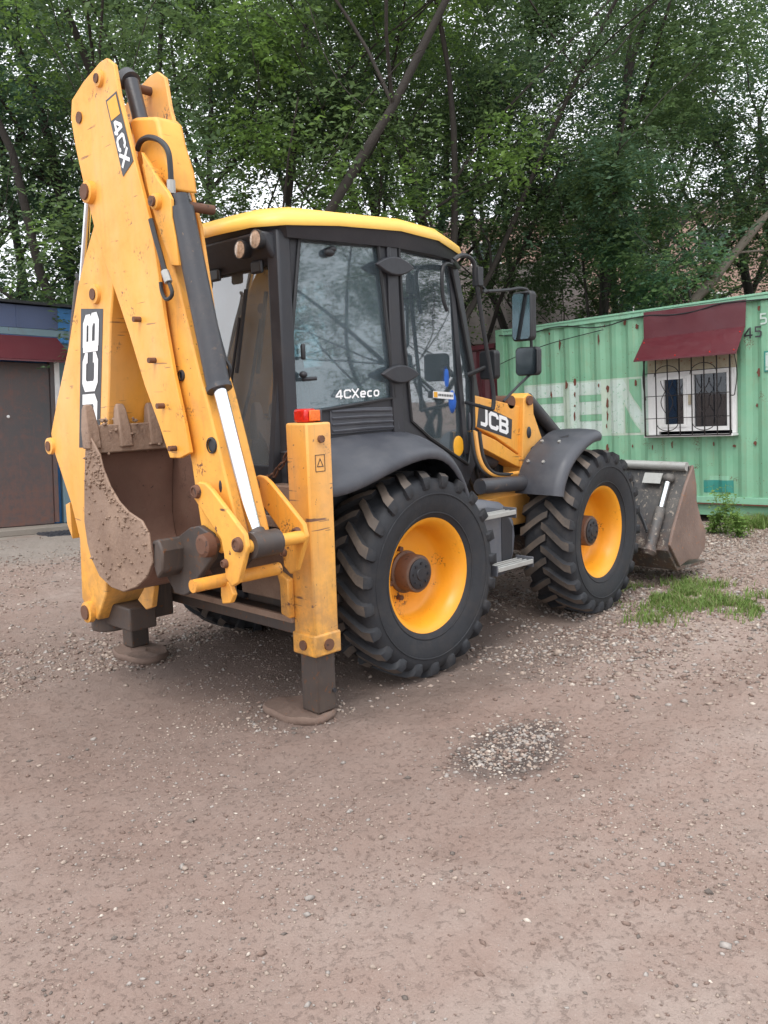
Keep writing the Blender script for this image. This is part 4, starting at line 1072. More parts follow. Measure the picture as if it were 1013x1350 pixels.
mb = MB(); mb.lathe([(.029, -.03), (.042, -.025), (.046, 0)], (-1.645, c[0], c[1]), (1, 0, 0), 20); mb.build('pin_boss', 'yellow', ind)
c = [(-0.447,3.07),(-0.454,2.986)]
for cc in c: mb = MB(); mb.cyl((-1.345, cc[0], cc[1]), (-1.27, cc[0], cc[1]), .028, 14); mb.build('pin', 'yellow', ind)
for (cc, r_) in zip([(-0.731,2.074),(-0.988,1.688)], (.022, .036)):
    mb = MB(); mb.lathe([(r_, -.012), (r_ + .008, -.010), (r_ + .010, 0)], (-1.62, cc[0], cc[1]), (1, 0, 0), 20)
    mb.cyl((-1.622, cc[0], cc[1]), (-1.6215, cc[0], cc[1]), r_, 18); mb.build('pin_hole', 'dark', ind)
c = [(-1.045,1.466)][0]; mb = MB(); mb.ball((-1.621, c[0], c[1]), (.003, .014, .034), 12, 8); mb.build('slot', 'dark', ind)

# bucket ram
RX = -1.57
q = [(-1.57,-0.738,3.049),(-1.57,-0.753,2.979),(-1.57,-1.005,2.011),(-1.57,-1.016,1.986),(-1.57,-1.271,1.221),(-1.57,-1.326,1.169)]
mb = MB(); mb.tube([q[1], q[2]], .066, 20); mb.tube([q[2], q[3]], .072, 20); mb.tube([q[0], q[1]], .050, 14); ram = mb.build('bucket_ram', 'ram', BH)
mb = MB(); mb.cyl(q[3], q[4], .038, 18); mb.build('ram_rod', 'chrome', ram)
mb = MB(); mb.cyl((-1.65, q[5][1], q[5][2]), (-1.47, q[5][1], q[5][2]), .070, 20); mb.tube([q[4], q[5]], .055, 14); mb.build('rod_eye', 'steel', ram)
mb = MB(); mb.tube([q[5], (q[5][0] - .12, q[5][1], q[5][2])], .036, 12); mb.tube([q[5], (q[5][0] + .28, q[5][1], q[5][2])], .036, 12); mb.build('ram_pin', 'yellow', ram)
# tipping links
lk = [(-0.91,1.471),(-0.956,1.494),(-1.014,1.489),(-1.068,1.459),(-1.21,1.35),(-1.347,1.241),(-1.368,1.172),(-1.278,0.975),(-1.214,0.942),(-1.156,0.984),(-1.154,1.112),(-1.134,1.193),(-0.983,1.325),(-0.895,1.399)]
def link(a, b):
    mb = MB(); mb.prism(lk, 'x', a, b); o = mb.build('tipping_link', 'yellow_worn', BH, .008)
    for (cc, r_) in zip([(-0.936,1.439),(-1.296,1.18),(-1.17,1.065)], (.034, .036, .020)):
        mb = MB(); mb.lathe([(.001, -.018), (r_ * .7, -.017), (r_ * .75, -.024), (r_, -.022), (r_ + .006, 0)], (a, cc[0], cc[1]), (1, 0, 0), 18); mb.build('link_pin', 'rust', o)
    return o
link(-1.70, -1.67); link(-1.30, -1.27)
c = [(-1.083,0.957)][0]; mb = MB(); mb.cyl((-1.86, c[0], c[1]), (-1.275, c[0], c[1]), .036, 16); cp = mb.build('link_tube', 'yellow_worn', BH)
mb = MB(); mb.prism([(-1.061,0.952),(-1.138,0.95),(-1.174,0.887),(-1.142,0.836),(-1.063,0.82),(-1.053,0.866)], 'x', -1.665, -1.635); mb.build('link_hook', 'yellow', cp, .006)

# backhoe bucket
outer = [(0.059,1.776),(0.104,1.616),(0.145,1.425),(0.181,1.196),(0.163,1.061),(0.127,0.968),(0.035,0.862),(-0.11,0.809),(-0.256,0.801),(-0.423,0.856),(-0.543,0.931),(-0.612,1.02),(-0.635,1.136)]
inner_e = [(-0.081,1.63),(-0.107,1.549),(-0.183,1.437),(-0.279,1.352),(-0.378,1.3),(-0.526,1.258),(-0.592,1.189)]
bx0, bx1 = -1.80, -1.19
bb = MB()
# curved shell: outer path and the same path moved inwards
cen = Vector((sum(p[0] for p in outer) / len(outer), sum(p[1] for p in outer) / len(outer)))
inn = [tuple(Vector(p) + (cen - Vector(p)).normalized() * .028) for p in outer]
bb.prism(list(outer) + inn[::-1], 'x', bx0, bx1)
bk = bb.build('backhoe_bucket', ['mudin'], BH, .006, sharp=45)
plate = list(outer)[:-1] + list(inner_e)[::-1]
for (a, b, m_) in ((bx0 - .016, bx0 - .001, 'mud'), (bx1 + .001, bx1 + .016, 'mudin')):
    mb = MB(); mb.prism(plate, 'x', a, b); mb.build('side_plate', m_, bk, .006)
# inside skin patch, lip and teeth
lip = outer[0]
mb = MB(); mb.prism([(lip[0] + .02, lip[1] - .16), (lip[0] + .028, lip[1] + .02), (lip[0] - .03, lip[1] + .025), (lip[0] - .04, lip[1] - .15)], 'x', bx0 - .017, bx1 + .017); mb.build('cutting_edge', 'mud', bk, .008)
for k, x in enumerate((-1.79, -1.575, -1.36, -1.20)):
    mb = MB(); y0, z0 = lip[0], lip[1]
    sec = [(-.12, .044, .045), (.00, .042, .042), (.07, .036, .032), (.12, .032, .024), (.15, .024, .012)]
    vs = []
    for (h_, wx, wy) in sec:
        dy = .01 * h_ / .1
        vs += [(x - wx, y0 - wy + dy, z0 + h_), (x + wx, y0 - wy + dy, z0 + h_), (x + wx, y0 + wy + dy, z0 + h_), (x - wx, y0 + wy + dy, z0 + h_)]
    fs = [(0, 1, 2, 3)[::-1], (16, 17, 18, 19)] + [(i * 4 + j, i * 4 + (j + 1) % 4, i * 4 + 4 + (j + 1) % 4, i * 4 + 4 + j) for i in range(4) for j in range(4)]
    mb.add(vs, fs); mb.build('tooth', 'mud', bk, .010)
# hinge bar and ears
hb = [(-0.627,1.145),(-0.615,0.976),(-0.478,0.887)]
cy_, cz_ = hb[0]
mb = MB(); mb.prism([(cy_ + .03, cz_ + .0), (cy_ - .035, cz_ + .015), (cy_ - .075, cz_ - .05), (cy_ - .06, cz_ - .17), (cy_ - .0, cz_ - .22), (cy_ + .03, cz_ - .15)], 'x', bx0 + .0, bx1); mb.build('hinge_beam', 'steel', bk, .012)
ear = [(-0.777,1.221),(-0.87,1.238),(-0.97,1.204),(-1.022,1.141),(-0.978,1.059),(-0.823,0.927),(-0.736,0.835),(-0.67,0.808),(-0.574,0.812),(-0.501,0.895),(-0.489,1.009),(-0.585,1.123)]
for (a, b) in ((-1.66, -1.62), (-1.36, -1.32)):
    mb = MB(); mb.prism(ear, 'x', a, b); e_ = mb.build('bucket_ear', 'steel', bk, .008)
c = [(-0.971,1.141)][0]; mb = MB(); mb.cyl((-1.72, c[0], c[1]), (-1.27, c[0], c[1]), .045, 18); mb.lathe([(.045, -.06), (.065, -.05), (.07, 0)], (-1.66, c[0], c[1]), (1, 0, 0), 18); mb.build('hinge_pin', 'rust', bk)

# caked earth on the bucket: clods on the near side plate and along the lip
rg_ = np.random.default_rng(9)
cl_, sz_ = [], []
pl_ = [Vector(p) for p in plate]
def inside(y, z, poly):
    c = False; j = len(poly) - 1
    for i in range(len(poly)):
        if (poly[i][1] > z) != (poly[j][1] > z) and y < (poly[j][0] - poly[i][0]) * (z - poly[i][1]) / (poly[j][1] - poly[i][1]) + poly[i][0]: c = not c
        j = i
    return c
while len(cl_) < 230:
    y_ = rg_.uniform(-.65, .12); z_ = rg_.uniform(.78, 1.75)
    if inside(y_, z_, plate):
        d_ = min((Vector((y_, z_)) - Vector(p)).length for p in inner_e)
        if rg_.random() < .12 + .9 * math.exp(-d_ / .05) or (z_ > 1.4 and rg_.random() < .7):
            cl_.append((bx0 - .017, y_, z_)); sz_.append(rg_.uniform(.005, .017))
for k in range(120):
    cl_.append((rg_.uniform(bx0, bx1), lip[0] + .03 * rg_.normal() * .6, lip[1] + rg_.uniform(-.16, .06))); sz_.append(rg_.uniform(.008, .022))
cl_ = np.array(cl_); sz_ = np.array(sz_)
cr_ = rock_cloud('caked_earth', cl_, sz_, [M['mud']], flat=.8, seed=12); cr_.parent = bk; cr_['kind'] = 'stuff'
# hoses of the arm
def hose(pts, r=.016, fit=True):
    o = tubeobj(pts, r, 'hydraulic_hose', 'hose', BH, 6, 8)
    if fit:
        mb = MB(); P_ = [Vector(p) for p in pts]; d_ = (P_[-1] - P_[-2]).normalized(); mb.cyl(P_[-1] - d_ * .05, P_[-1] + d_ * .02, r * 1.5, 8); mb.build('hose_fitting', 'alu', o)
    return o
hose([(-1.6,-0.379,3.357),(-1.6,-0.426,3.396),(-1.6,-0.516,3.397),(-1.6,-0.63,3.353),(-1.6,-0.699,3.283),(-1.6,-0.71,3.182),(-1.6,-0.706,3.083)])
hose([(-1.44,-0.468,3.382),(-1.44,-0.504,3.416),(-1.44,-0.547,3.374),(-1.44,-0.578,3.231),(-1.44,-0.59,3.125),(-1.44,-0.607,3.072)], .018)
hose([(-1.44,-0.622,3.07),(-1.44,-0.671,2.946),(-1.44,-0.703,2.816),(-1.44,-0.756,2.601),(-1.44,-0.822,2.365),(-1.44,-0.892,2.172),(-1.44,-0.937,2.112),(-1.44,-0.909,2.045)], .013, False)
hose([(-1.69,-0.625,2.928),(-1.69,-0.66,2.83),(-1.69,-0.708,2.711),(-1.69,-0.743,2.618),(-1.69,-0.756,2.593)], .015)
hose([(-1.69,-0.756,2.593),(-1.69,-0.793,2.525),(-1.69,-0.775,2.494),(-1.69,-0.728,2.49),(-1.69,-0.694,2.53),(-1.69,-0.685,2.584)], .011, False)
for k in range(5): hose([(-.98, -.12 + .12 * k, 1.42), (-1.09, .06 + .10 * k, 1.46 - .03 * k), (-1.12, .26 + .06 * k, 1.36 - .03 * k), (-1.20, .42 + .04 * k, 1.10), (-1.33, .48 + .04 * k, .86)], .015, False)

# ================================================================ GREEN SHIPPING CONTAINER
CO = Vector((7.15407183, -0.64487737, 0.17106955)); CD = Vector((0.06463413, 0.99721391, -0.03724027)); CU = Vector((0.00240866, 0.03716229, 0.99930634)); CN = -Vector((0.99790612, -0.064679, 0.0))
LO = Vector((0.20105154, 6.7020358, 0.28357452)); LD = Vector((0.99815606, -0.04168273, -0.04412519)); LU = Vector((0.04408677, -0.00184105, 0.99902601)); LN = Vector((-0.04172337, -0.9991292, 0.0))
def fmat(O, D, U_, N_):
    mm = Matrix.Identity(4)
    for i in range(3): mm[i][0], mm[i][1], mm[i][2], mm[i][3] = D[i], N_[i], U_[i], O[i]
    return mm
# local frames: x along the wall, y out of the wall toward the yard, z up
M['cgreen'] = worn('container_green_paint', (0.165, 0.375, 0.235), (0.205, 0.415, 0.270), rough=0.5, chips=0.675, rust=(0.13, 0.045, 0.03), dirt=0.35, dirtcol=(0.27, 0.30, 0.19), tint=0.6, streak=0.6)
M['cgreen_pale'] = worn('pale_green_paint', (0.25, 0.50, 0.34), (0.22, 0.45, 0.32), rough=0.5, chips=0.66, rust=(0.13, 0.05, 0.03), dirt=0.5, dirtcol=(0.2, 0.25, 0.18), streak=0.4)
M['cteal'] = worn('teal_paint', (0.03, 0.24, 0.20), rough=0.5, chips=0.68, dirt=0.3)
M['cband'] = worn('whitewash', (0.36, 0.49, 0.39), (0.45, 0.53, 0.44), rough=0.6, chips=0.68, rust=(0.2, 0.36, 0.24), dirt=0.5, dirtcol=(0.36, 0.42, 0.33), tint=0.6, streak=0.3)
M['cwhite'] = worn('white_letter_paint', (0.52, 0.61, 0.57), (0.44, 0.54, 0.48), rough=0.6, chips=0.60, rust=(0.24, 0.42, 0.30), dirt=0.5, dirtcol=(0.50, 0.50, 0.43), tint=0.6, streak=0.3)
M['crust'] = worn('rust_patch', (0.16, 0.05, 0.03), (0.10, 0.04, 0.03), rough=0.8, chips=0.6, dirt=0.4)
M['maroon'] = worn('maroon_sheet_metal', (0.115, 0.022, 0.030), (0.095, 0.018, 0.026), rough=0.35, chips=0.0, dirt=0.2, dirtcol=(0.16, 0.07, 0.07), tint=0.4)
M['pvc'] = plain('white_pvc', (0.74, 0.73, 0.72), 0.4, 0, 0.05)
M['beige'] = worn('beige_board', (0.42, 0.38, 0.27), (0.36, 0.28, 0.2), rough=0.7, chips=0.62, rust=(0.3, 0.12, 0.07), dirt=0.5)
M['iron'] = plain('black_iron', (0.025, 0.02, 0.02), 0.6, 0.3)
M['wglass'] = glass_mat('window_glass', (0.42, 0.45, 0.5), 0.10, (0.10, 0.11, 0.13), refl=1.6)
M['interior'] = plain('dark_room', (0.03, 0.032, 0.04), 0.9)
M['curtain'] = plain('grey_curtain', (0.13, 0.12, 0.13), 0.9, 0, 0.3, 3)

cont = thing('shipping_container', 'long pale green corrugated shipping container with white lettering and a barred window', 'container')
cont.matrix_world = fmat(CO, CD, CU, CN)
S0, S1, HB, HT = -1.56, 4.50, .26, 2.80
PITCH, DEP = .278, .036
def prof_pts(s0, s1):
    """corrugated outline between s0 and s1: list of (s, y)"""
    knots = []
    k0 = math.floor(s0 / PITCH) - 1; k1 = math.ceil(s1 / PITCH) + 1
    for k in range(k0, k1 + 1):
        b = k * PITCH
        knots += [(b, 0.0), (b + .072, 0.0), (b + .140, -DEP), (b + .210, -DEP)]
    def yy(s):
        for (a, ya), (b, yb) in zip(knots, knots[1:]):
            if a <= s <= b: return ya + (yb - ya) * (s - a) / max(1e-9, b - a)
        return 0.0
    ps = [s0] + [k[0] for k in knots if s0 < k[0] < s1] + [s1]
    return [(s, yy(s)) for s in ps]
def paint(mb, s0, s1, lo, hi, off, mi=0):
    ps = prof_pts(min(s0, s1), max(s0, s1)); b = len(mb.v)
    for s, y in ps:
        y = y + .012 * float(vnoise(s, 3.0, 55, 1.3)) + .006 * float(vnoise(s, 8.0, 56, 4.0))
        mb.v.append((s, y + off, lo(s) if callable(lo) else lo)); mb.v.append((s, y + off, hi(s) if callable(hi) else hi))
    for i in range(len(ps) - 1):
        mb.f.append([b + 2 * i, b + 2 * i + 2, b + 2 * i + 3, b + 2 * i + 1]); mb.m.append(mi)
WS0, WS1, WH0, WH1 = .43, 1.69, 1.10, 2.05          # window opening
mb = MB()
paint(mb, S0, WS0, HB, HT, 0); paint(mb, WS1, S1, HB, HT, 0); paint(mb, WS0, WS1, HB, WH0, 0); paint(mb, WS0, WS1, WH1, HT, 0)
wall = mb.build('corrugated_wall', 'cgreen', cont, sharp=20)
mb = MB(); mb.box(S0, S1, -2.42, -2.40, .2, 2.8).box(S0, S0 + .03, -2.40, -.05, .2, 2.8).box(S1 - .03, S1, -2.40, -.05, .2, 2.8); mb.build('other_wall', 'cgreen', cont)
mb = MB(); mb.box(S0, S1, -2.40, .005, 2.862, 2.885); mb.build('roof', 'cgreen_pale', cont)
mb = MB(); mb.box(S0, S1, -2.40, -.05, .20, .24); mb.build('floor', 'steel', cont)
mb = MB(); mb.box(S0, S1, -.03, .022, HT - .0, 2.86); mb.box(S0, S1, -.03, .034, 2.861, 2.89); mb.build('top_rail', 'cgreen_pale', cont, .004)
mb = MB(); mb.box(S0, S1, -.03, .020, .17, HB + .0); mb.build('bottom_rail', 'cgreen_pale', cont, .004)
mb = MB(); mb.box(S0, S1, -.02, .030, .155, .169); mb.build('rail_flange', 'crust', cont)
mb = MB(); mb.box(-.5, S1, -.10, -.03, .0, .155); mb.build('skirt', 'cgreen', cont)
mb = MB(); mb.box(S1 - .16, S1 + .004, -.10, .036, .0, 2.9); mb.build('corner_post', 'cgreen', cont, .006)
mb = MB(); mb.box(S0, S0 + .16, -.10, .036, .0, 2.9); mb.build('corner_post', 'cgreen', cont, .006)
# painted band and letters
BL = lambda s: 1.135 + .0 * s
BT = lambda s: 1.955 + .0 * s
mb = MB(); paint(mb, WS1 + .0, 3.96, 1.12, 1.96, .003); mb.build('white_band', 'cband', cont, sharp=20)
def gpaint(s0, s1, lo, hi):
    g_m = MB(); paint(g_m, s0, s1, lo, hi, .009); g_m.build('green_lettering', 'cgreen', cont, sharp=20)
wm = MB()
e = [(3.668,1.791),(3.229,1.662),(2.869,1.771),(2.505,1.66),(3.681,1.503),(3.24,1.379),(3.017,1.941),(3.044,1.232),(3.952,1.965),(3.245,1.238),(2.404,1.935),(2.126,1.209),(1.729,2.04),(1.874,1.202)]
def letter_E(sa, sb):
    # sa > sb: container's s runs to the left in the photograph
    w = sa - sb; t = .19
    paint(wm, sb, sa, 1.155, 1.155 + t, .006); paint(wm, sb, sa, 1.45, 1.45 + t, .006); paint(wm, sb, sa, 1.745, 1.745 + t, .006)
    paint(wm, sa - w * .26, sa, 1.155 + t, 1.45, .006); paint(wm, sa - w * .26, sa, 1.45 + t, 1.745, .006)
    gpaint(sb, sa - w * .28, 1.155 + t + .004, 1.446); gpaint(sb, sa - w * .28, 1.45 + t + .004, 1.741)
letter_E(3.95, 3.22); letter_E(3.08, 2.50)
# N
paint(wm, 2.14, 2.36, 1.155, 1.94, .006)
paint(wm, 1.70, 1.84, 1.155, 1.94, .006)
paint(wm, 1.84, 2.14, lambda s: 1.155 + (s - 1.84) * 1.55, lambda s: 1.42 + (s - 1.84) * 1.73, .006)
gpaint(1.87, 2.12, 1.155, lambda s: 1.15 + (s - 1.85) * 1.5)
gpaint(1.84, 2.02, lambda s: 1.46 + (s - 1.84) * 1.7, 1.93)
wm.build('white_lettering', 'cwhite', cont, sharp=20)
# teal patches near the ground
q = [(0.889,0.502),(0.479,0.314),(0.926,0.249),(0.129,0.174)]
mb = MB(); paint(mb, q[1][0], q[0][0], q[1][1], q[0][1] - .02, .003); mb.build('teal_patch', 'cteal', cont, sharp=20)
mb = MB(); paint(mb, q[1][0] + .05, q[0][0] - .08, q[0][1] - .02, q[0][1] + .04, .003); mb.build('pale_patch', 'cgreen_pale', cont, sharp=20)
# weld rust marks, in rows as the inside fittings left them
def rust_mark(s, h, w, t):
    mb = MB(); ps = []; w *= random.uniform(.6, 1.1)
    n_ = 9
    y_ = prof_pts(s - .001, s + .001)[0][1]
    for k in range(n_):
        a = 2 * math.pi * k / n_; r_ = 1 + random.uniform(-.45, .45)
        ps.append((s + w * .5 * math.cos(a) * r_, y_ + .012, h + t * .5 * math.sin(a) * r_))
    mb.slab(ps, (0, .004, 0)); return mb.build('rust_mark', 'crust', cont)
marks = [(3.418,2.73),(3.109,2.87),(2.516,2.546),(2.43,2.736),(2.082,2.751),(1.884,2.675),(3.784,2.267),(3.118,1.913),(2.538,1.876),(1.918,1.87),(2.435,0.944),(1.981,0.962),(1.659,0.947),(1.359,0.976),(0.451,0.944),(0.173,0.97),(0.749,0.968),(0.098,2.704),(0.115,1.889),(0.148,1.462),(2.989,1.939),(2.996,1.766),(3.002,1.592),(3.008,1.441),(2.407,1.823),(2.413,1.622),(2.42,1.42),(2.438,1.262),(3.414,1.777),(3.251,2.539),(0.867,-0.223),(2.786,2.551),(0.793,0.948),(1.095,0.899)]
for (s, h) in marks[:-4]:
    if .15 < h < 2.8: rust_mark(s, h, random.uniform(.02, .075), random.uniform(.03, .15))
# numbers
lt = [(0.301,2.332),(0.16,2.337),(0.09,2.493)]
for ch, (s, h), mt_ in (('4', lt[0], 'black_print'), ('5', lt[1], 'black_print'), ('5', lt[2], 'cwhite')):
    letters(ch, 'number', (s, .006, h), (-1, 0, 0), (0, 0, 1), .14, .001, mt_, cont, stroke=.15)
q = [(0.033,2.152),(-0.014,1.889)]
mb = MB(); mb.box(-.55, q[0][0], .004, .012, q[1][1], q[0][1]); sg_ = mb.build('sign_plate', 'cteal', cont, .003)
mb = MB(); mb.box(-.53, q[0][0] - .02, .0121, .014, q[1][1] + .02, q[0][1] - .02); mb.build('sign_face', 'cwhite', sg_)
# window
win = MB(); 
fr0 = [(1.573,2.039),(0.449,2.002),(0.47,1.126),(1.594,1.13)]
def frame2(mb, s0, s1, h0, h1, t, y0, y1):
    mb.box(s0, s1, y0, y1, h0, h0 + t); mb.box(s0, s1, y0, y1, h1 - t, h1); mb.box(s0, s0 + t, y0, y1, h0 + t, h1 - t); mb.box(s1 - t, s1, y0, y1, h0 + t, h1 - t)
mb = MB(); mb.box(WS0 - .02, WS1 + .02, -.06, .012, 1.98, 2.17); mb.build('header_board', 'beige', cont, .003)
mb = MB(); frame2(mb, .47, 1.54, 1.16, 1.98, .055, -.03, .04); mb.box(1.00, 1.10, -.03, .042, 1.215, 1.925); wf = mb.build('window', 'pvc', cont, .005)
mb = MB(); frame2(mb, 1.10, 1.485, 1.215, 1.925, .045, -.01, .052); mb.build('sash', 'pvc', wf, .004)
mb = MB(); mb.box(1.145, 1.44, .005, .012, 1.26, 1.88); mb.build('pane', 'wglass', wf)
mb = MB(); mb.box(.525, 1.00, -.005, .002, 1.215, 1.925); mb.build('pane', 'wglass', wf)
MB().box(1.545, WS1 + .02, -.03, .02, 1.12, 1.98).build('side_board', 'pvc', wf, .003); MB().box(WS0 - .02, .465, -.03, .018, 1.12, 1.98).build('side_board', 'pvc', wf, .003)
mb = MB(); mb.box(WS0 - .03, WS1 + .03, -.03, .13, 1.085, 1.115); mb.build('sill', 'pvc', wf, .004)
mb = MB(); mb.box(1.03, 1.06, .043, .075, 1.52, 1.66); mb.build('handle', 'beige', wf, .004)
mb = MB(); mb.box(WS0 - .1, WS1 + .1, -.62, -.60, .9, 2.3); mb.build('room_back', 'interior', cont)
mb = MB()
cs = [(s, -.12 + .025 * math.sin(s * 60)) for s in np.linspace(.53, .80, 28)]
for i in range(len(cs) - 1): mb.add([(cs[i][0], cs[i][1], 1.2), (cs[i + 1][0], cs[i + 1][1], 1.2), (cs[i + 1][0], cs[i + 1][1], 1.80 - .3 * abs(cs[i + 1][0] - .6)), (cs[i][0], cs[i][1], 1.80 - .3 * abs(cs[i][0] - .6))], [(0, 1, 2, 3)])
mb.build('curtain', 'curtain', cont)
# iron grille
gy_ = .135
gr_ = MB(); gr_.box(WS0 - .01, WS0 + .008, gy_ - .008, gy_ + .008, 1.10, 2.20).box(WS1 - .008, WS1 + .010, gy_ - .008, gy_ + .008, 1.10, 2.20).box(WS0 + .008, WS1 - .008, gy_ - .008, gy_ + .008, 1.10, 1.116)
gri = gr_.build('window_grille', 'iron', cont)
for k in range(1, 7):
    s = WS0 + (WS1 - WS0) * k / 7
    MB().box(s - .006, s + .006, gy_ - .006, gy_ + .006, 1.117, 2.20).build('bar', 'iron', gri)
for h in (1.35, 1.66, 1.98):
    MB().box(WS0 + .009, WS1 - .009, gy_ + .0065, gy_ + .015, h - .005, h + .005).build('cross_bar', 'iron', gri)
for c_ in (.79, 1.33):
    for (r_, zc, a0, a1) in ((.19, 1.93, 0, math.pi), (.17, 1.30, math.pi, 2 * math.pi)):
        pts = [(c_ + r_ * math.cos(a0 + (a1 - a0) * t / 12), gy_ + .022, zc + r_ * .75 * math.sin(a0 + (a1 - a0) * t / 12)) for t in range(13)]
        mb = MB(); mb.tube(pts, .006, 5); mb.build('arch', 'iron', gri)
    for sgn in (-1, 1):
        pts = [(c_ + sgn * (.02 + .07 * abs(math.sin(t * math.pi / 12 * 1.5))), gy_ + .024, 1.42 + .45 * t / 12) for t in range(13)]
        mb = MB(); mb.tube(pts, .006, 5); mb.build('scroll', 'iron', gri)
for s, sg in ((WS1 + .004, 1), (WS0 - .004, -1)):
    pts = [(s, gy_ - .01, 1.62)] + [(s + sg * (.02 + .04 * math.sin(t * math.pi / 8)), gy_ * .5, 1.62 + .07 * t) for t in range(9)]
    mb = MB(); mb.tube(smooth_path(pts, 3), .007, 5); mb.build('side_scroll', 'iron', gri)
# awning
A_ = [(1.727,2.847),(0.241,2.831),(0.255,2.491),(1.736,2.477)]
B_ = [(1.687,2.17),(0.202,2.155)]
mb = MB(); nx_ = 14; nz_ = 6; vs = []
for j in range(nz_ + 1):
    for i in range(nx_ + 1):
        u = i / nx_; v = j / nz_
        s = (A_[0][0] * (1 - u) + A_[1][0] * u) * (1 - v) + (A_[3][0] * (1 - u) + A_[2][0] * u) * v
        h = (A_[0][1] * (1 - u) + A_[1][1] * u) * (1 - v) + (A_[3][1] * (1 - u) + A_[2][1] * u) * v
        dent = .028 * float(vnoise(s, h * 2.2 + s * .8, 31, 4.0)) + .018 * float(vnoise(s + h, h, 32, 9.0))
        vs.append((s, .05 + dent * (1 - v * .7) * (1 if u < .75 else .4), h))
fs = [(j * (nx_ + 1) + i, j * (nx_ + 1) + i + 1, (j + 1) * (nx_ + 1) + i + 1, (j + 1) * (nx_ + 1) + i) for j in range(nz_) for i in range(nx_)]
mb.add(vs, fs); aw = mb.build('awning', 'maroon', cont, sharp=80)
e0, e1 = (A_[3][0], .056, A_[3][1]), (A_[2][0], .056, A_[2][1]); e2, e3 = (B_[1][0], .40, B_[1][1]), (B_[0][0], .40, B_[0][1])
mb = MB(); mb.slab([e0, e1, e2, e3], (0, .003, -.006)); mb.slab([e3, e2, (e2[0], .40, e2[2] - .02), (e3[0], .40, e3[2] - .02)], (0, .004, 0)); mb.build('awning_flap', 'maroon', aw)
for s_, t_ in ((.04, .06), (.42, .08), (.75, .1), (.97, .1), (.97, .8), (.03, .8)):
    p_ = (Vector(e3).lerp(Vector(e2), s_)).lerp(Vector(e0).lerp(Vector(e1), s_), t_); mb = MB(); mb.ball((p_.x, p_.y + .008, p_.z), (.010, .010, .010), 8, 5); mb.build('rivet', 'red_lens', aw)
# cable along the container's top edge
cbl = [(s, .06, 2.80 + .02 * math.sin(s * 2.1) - (.05 if int(s * 1.4) % 2 else 0)) for s in np.linspace(-1.5, 4.4, 18)]
mb = MB(); mb.tube([fmat(CO, CD, CU, CN) @ Vector(p_) for p_ in smooth_path(cbl, 4)], .009, 5)
o = mb.build('power_cable', 'hose'); tag(o, 'thin black cable sagging along the top edge of the green container', 'cable')
mb = MB(); mb.tube([fmat(CO, CD, CU, CN) @ Vector(p_) for p_ in smooth_path([(4.5, .1, 2.30), (3.9, .1, 2.46), (3.3, .08, 2.58), (2.4, .06, 2.68)], 5)], .007, 5)
o = mb.build('power_cable', 'hose'); tag(o, 'second thin cable crossing the left end of the green container', 'cable')
# props under the container
for s in (.15, -1.5):
    mb = MB(); mb.box(s, s + .42, -.25, .20, -.25, .0); o = mb.build('concrete_block', 'padmud', None, .015); o.matrix_world = fmat(CO, CD, CU, CN)
    M['concrete'] = M.get('concrete') or worn('concrete', (0.28, 0.245, 0.21), (0.22, 0.19, 0.165), rough=0.9, chips=0.0, dirt=0.5, dirtcol=(0.2, 0.16, 0.13))
    o.data.materials[0] = M['concrete']; tag(o, 'weathered concrete block under the green container right of the weeds' if s > 0 else 'weathered concrete block under the right end of the green container', 'block')

# ================================================================ MAROON CONTAINER AND FAR HOUSES
mc = thing('storage_container', 'dark maroon container standing beyond the left end of the green container', 'container')
mc.matrix_world = fmat(CO + CD * 4.75 + CN * -.25 , CD, CU, CN)
mb = MB(); paint(mb, 0, 6.0, .2, 2.62, 0); mb.build('corrugated_wall', 'maroon', mc, sharp=20)
mb = MB(); mb.box(0, 6.0, -2.4, -.06, 0, 2.64); mb.build('body', 'maroon', mc)
mb = MB(); mb.box(0, 6.0, -.03, .03, 2.641, 2.72); mb.box(0, 6.0, -.03, .03, 0, .18); mb.build('rail', 'maroon', mc)

M['slate'] = worn('pale_slate_sheet', (0.50, 0.41, 0.40), (0.42, 0.34, 0.33), rough=0.8, chips=0, dirt=0.5, dirtcol=(0.3, 0.24, 0.22))
M['brick'] = worn('pinkish_brick', (0.45, 0.30, 0.25), (0.38, 0.25, 0.21), rough=0.85, chips=0, dirt=0.4)
def house(loc, rot, w, d, h, rh, label, wallm, roofm, wins, storey=2.9, cat='house', flat=False):
    t = thing('apartment_building' if flat else 'house', label, cat, loc); t.rotation_euler = (0, 0, rot)
    mb = MB(); mb.box(-w / 2, w / 2, -d / 2, d / 2, -1, h); mb.build('wall', wallm, t)
    mb = MB()
    if flat: mb.box(-w / 2 - .2, w / 2 + .2, -d / 2 - .2, d / 2 + .2, h + .002, h + .4)
    else: mb.prism([(-d / 2 - .4, h + .003), (d / 2 + .4, h + .003), (0, h + rh)], 'x', -w / 2 - .3, w / 2 + .3)
    mb.build('roof', roofm, t)
    if not flat:
        for k in range(int(w / .5)):
            x = -w / 2 + k * .5
            mb = MB(); mb.slab([(x, -d / 2 - .42, h + .02), (x + .06, -d / 2 - .42, h + .02), (x + .06, 0, h + rh + .02), (x, 0, h + rh + .02)], (0, 0, .05)); mb.build('roof_rib', roofm, t)
    for (x, z) in wins:
        mb = MB(); frame2(mb, x, x + 1.3, z, z + 1.4, .08, -d / 2 - .05, -d / 2 + .02); mb.box(x + .62, x + .68, -d / 2 - .04, -d / 2 + .02, z + .08, z + 1.32); f_ = mb.build('window', 'pvc', t)
        mb = MB(); mb.box(x + .08, x + 1.22, -d / 2 - .02, -d / 2 - .01, z + .08, z + 1.32); mb.build('pane', 'mirror_dark', f_)
    return t
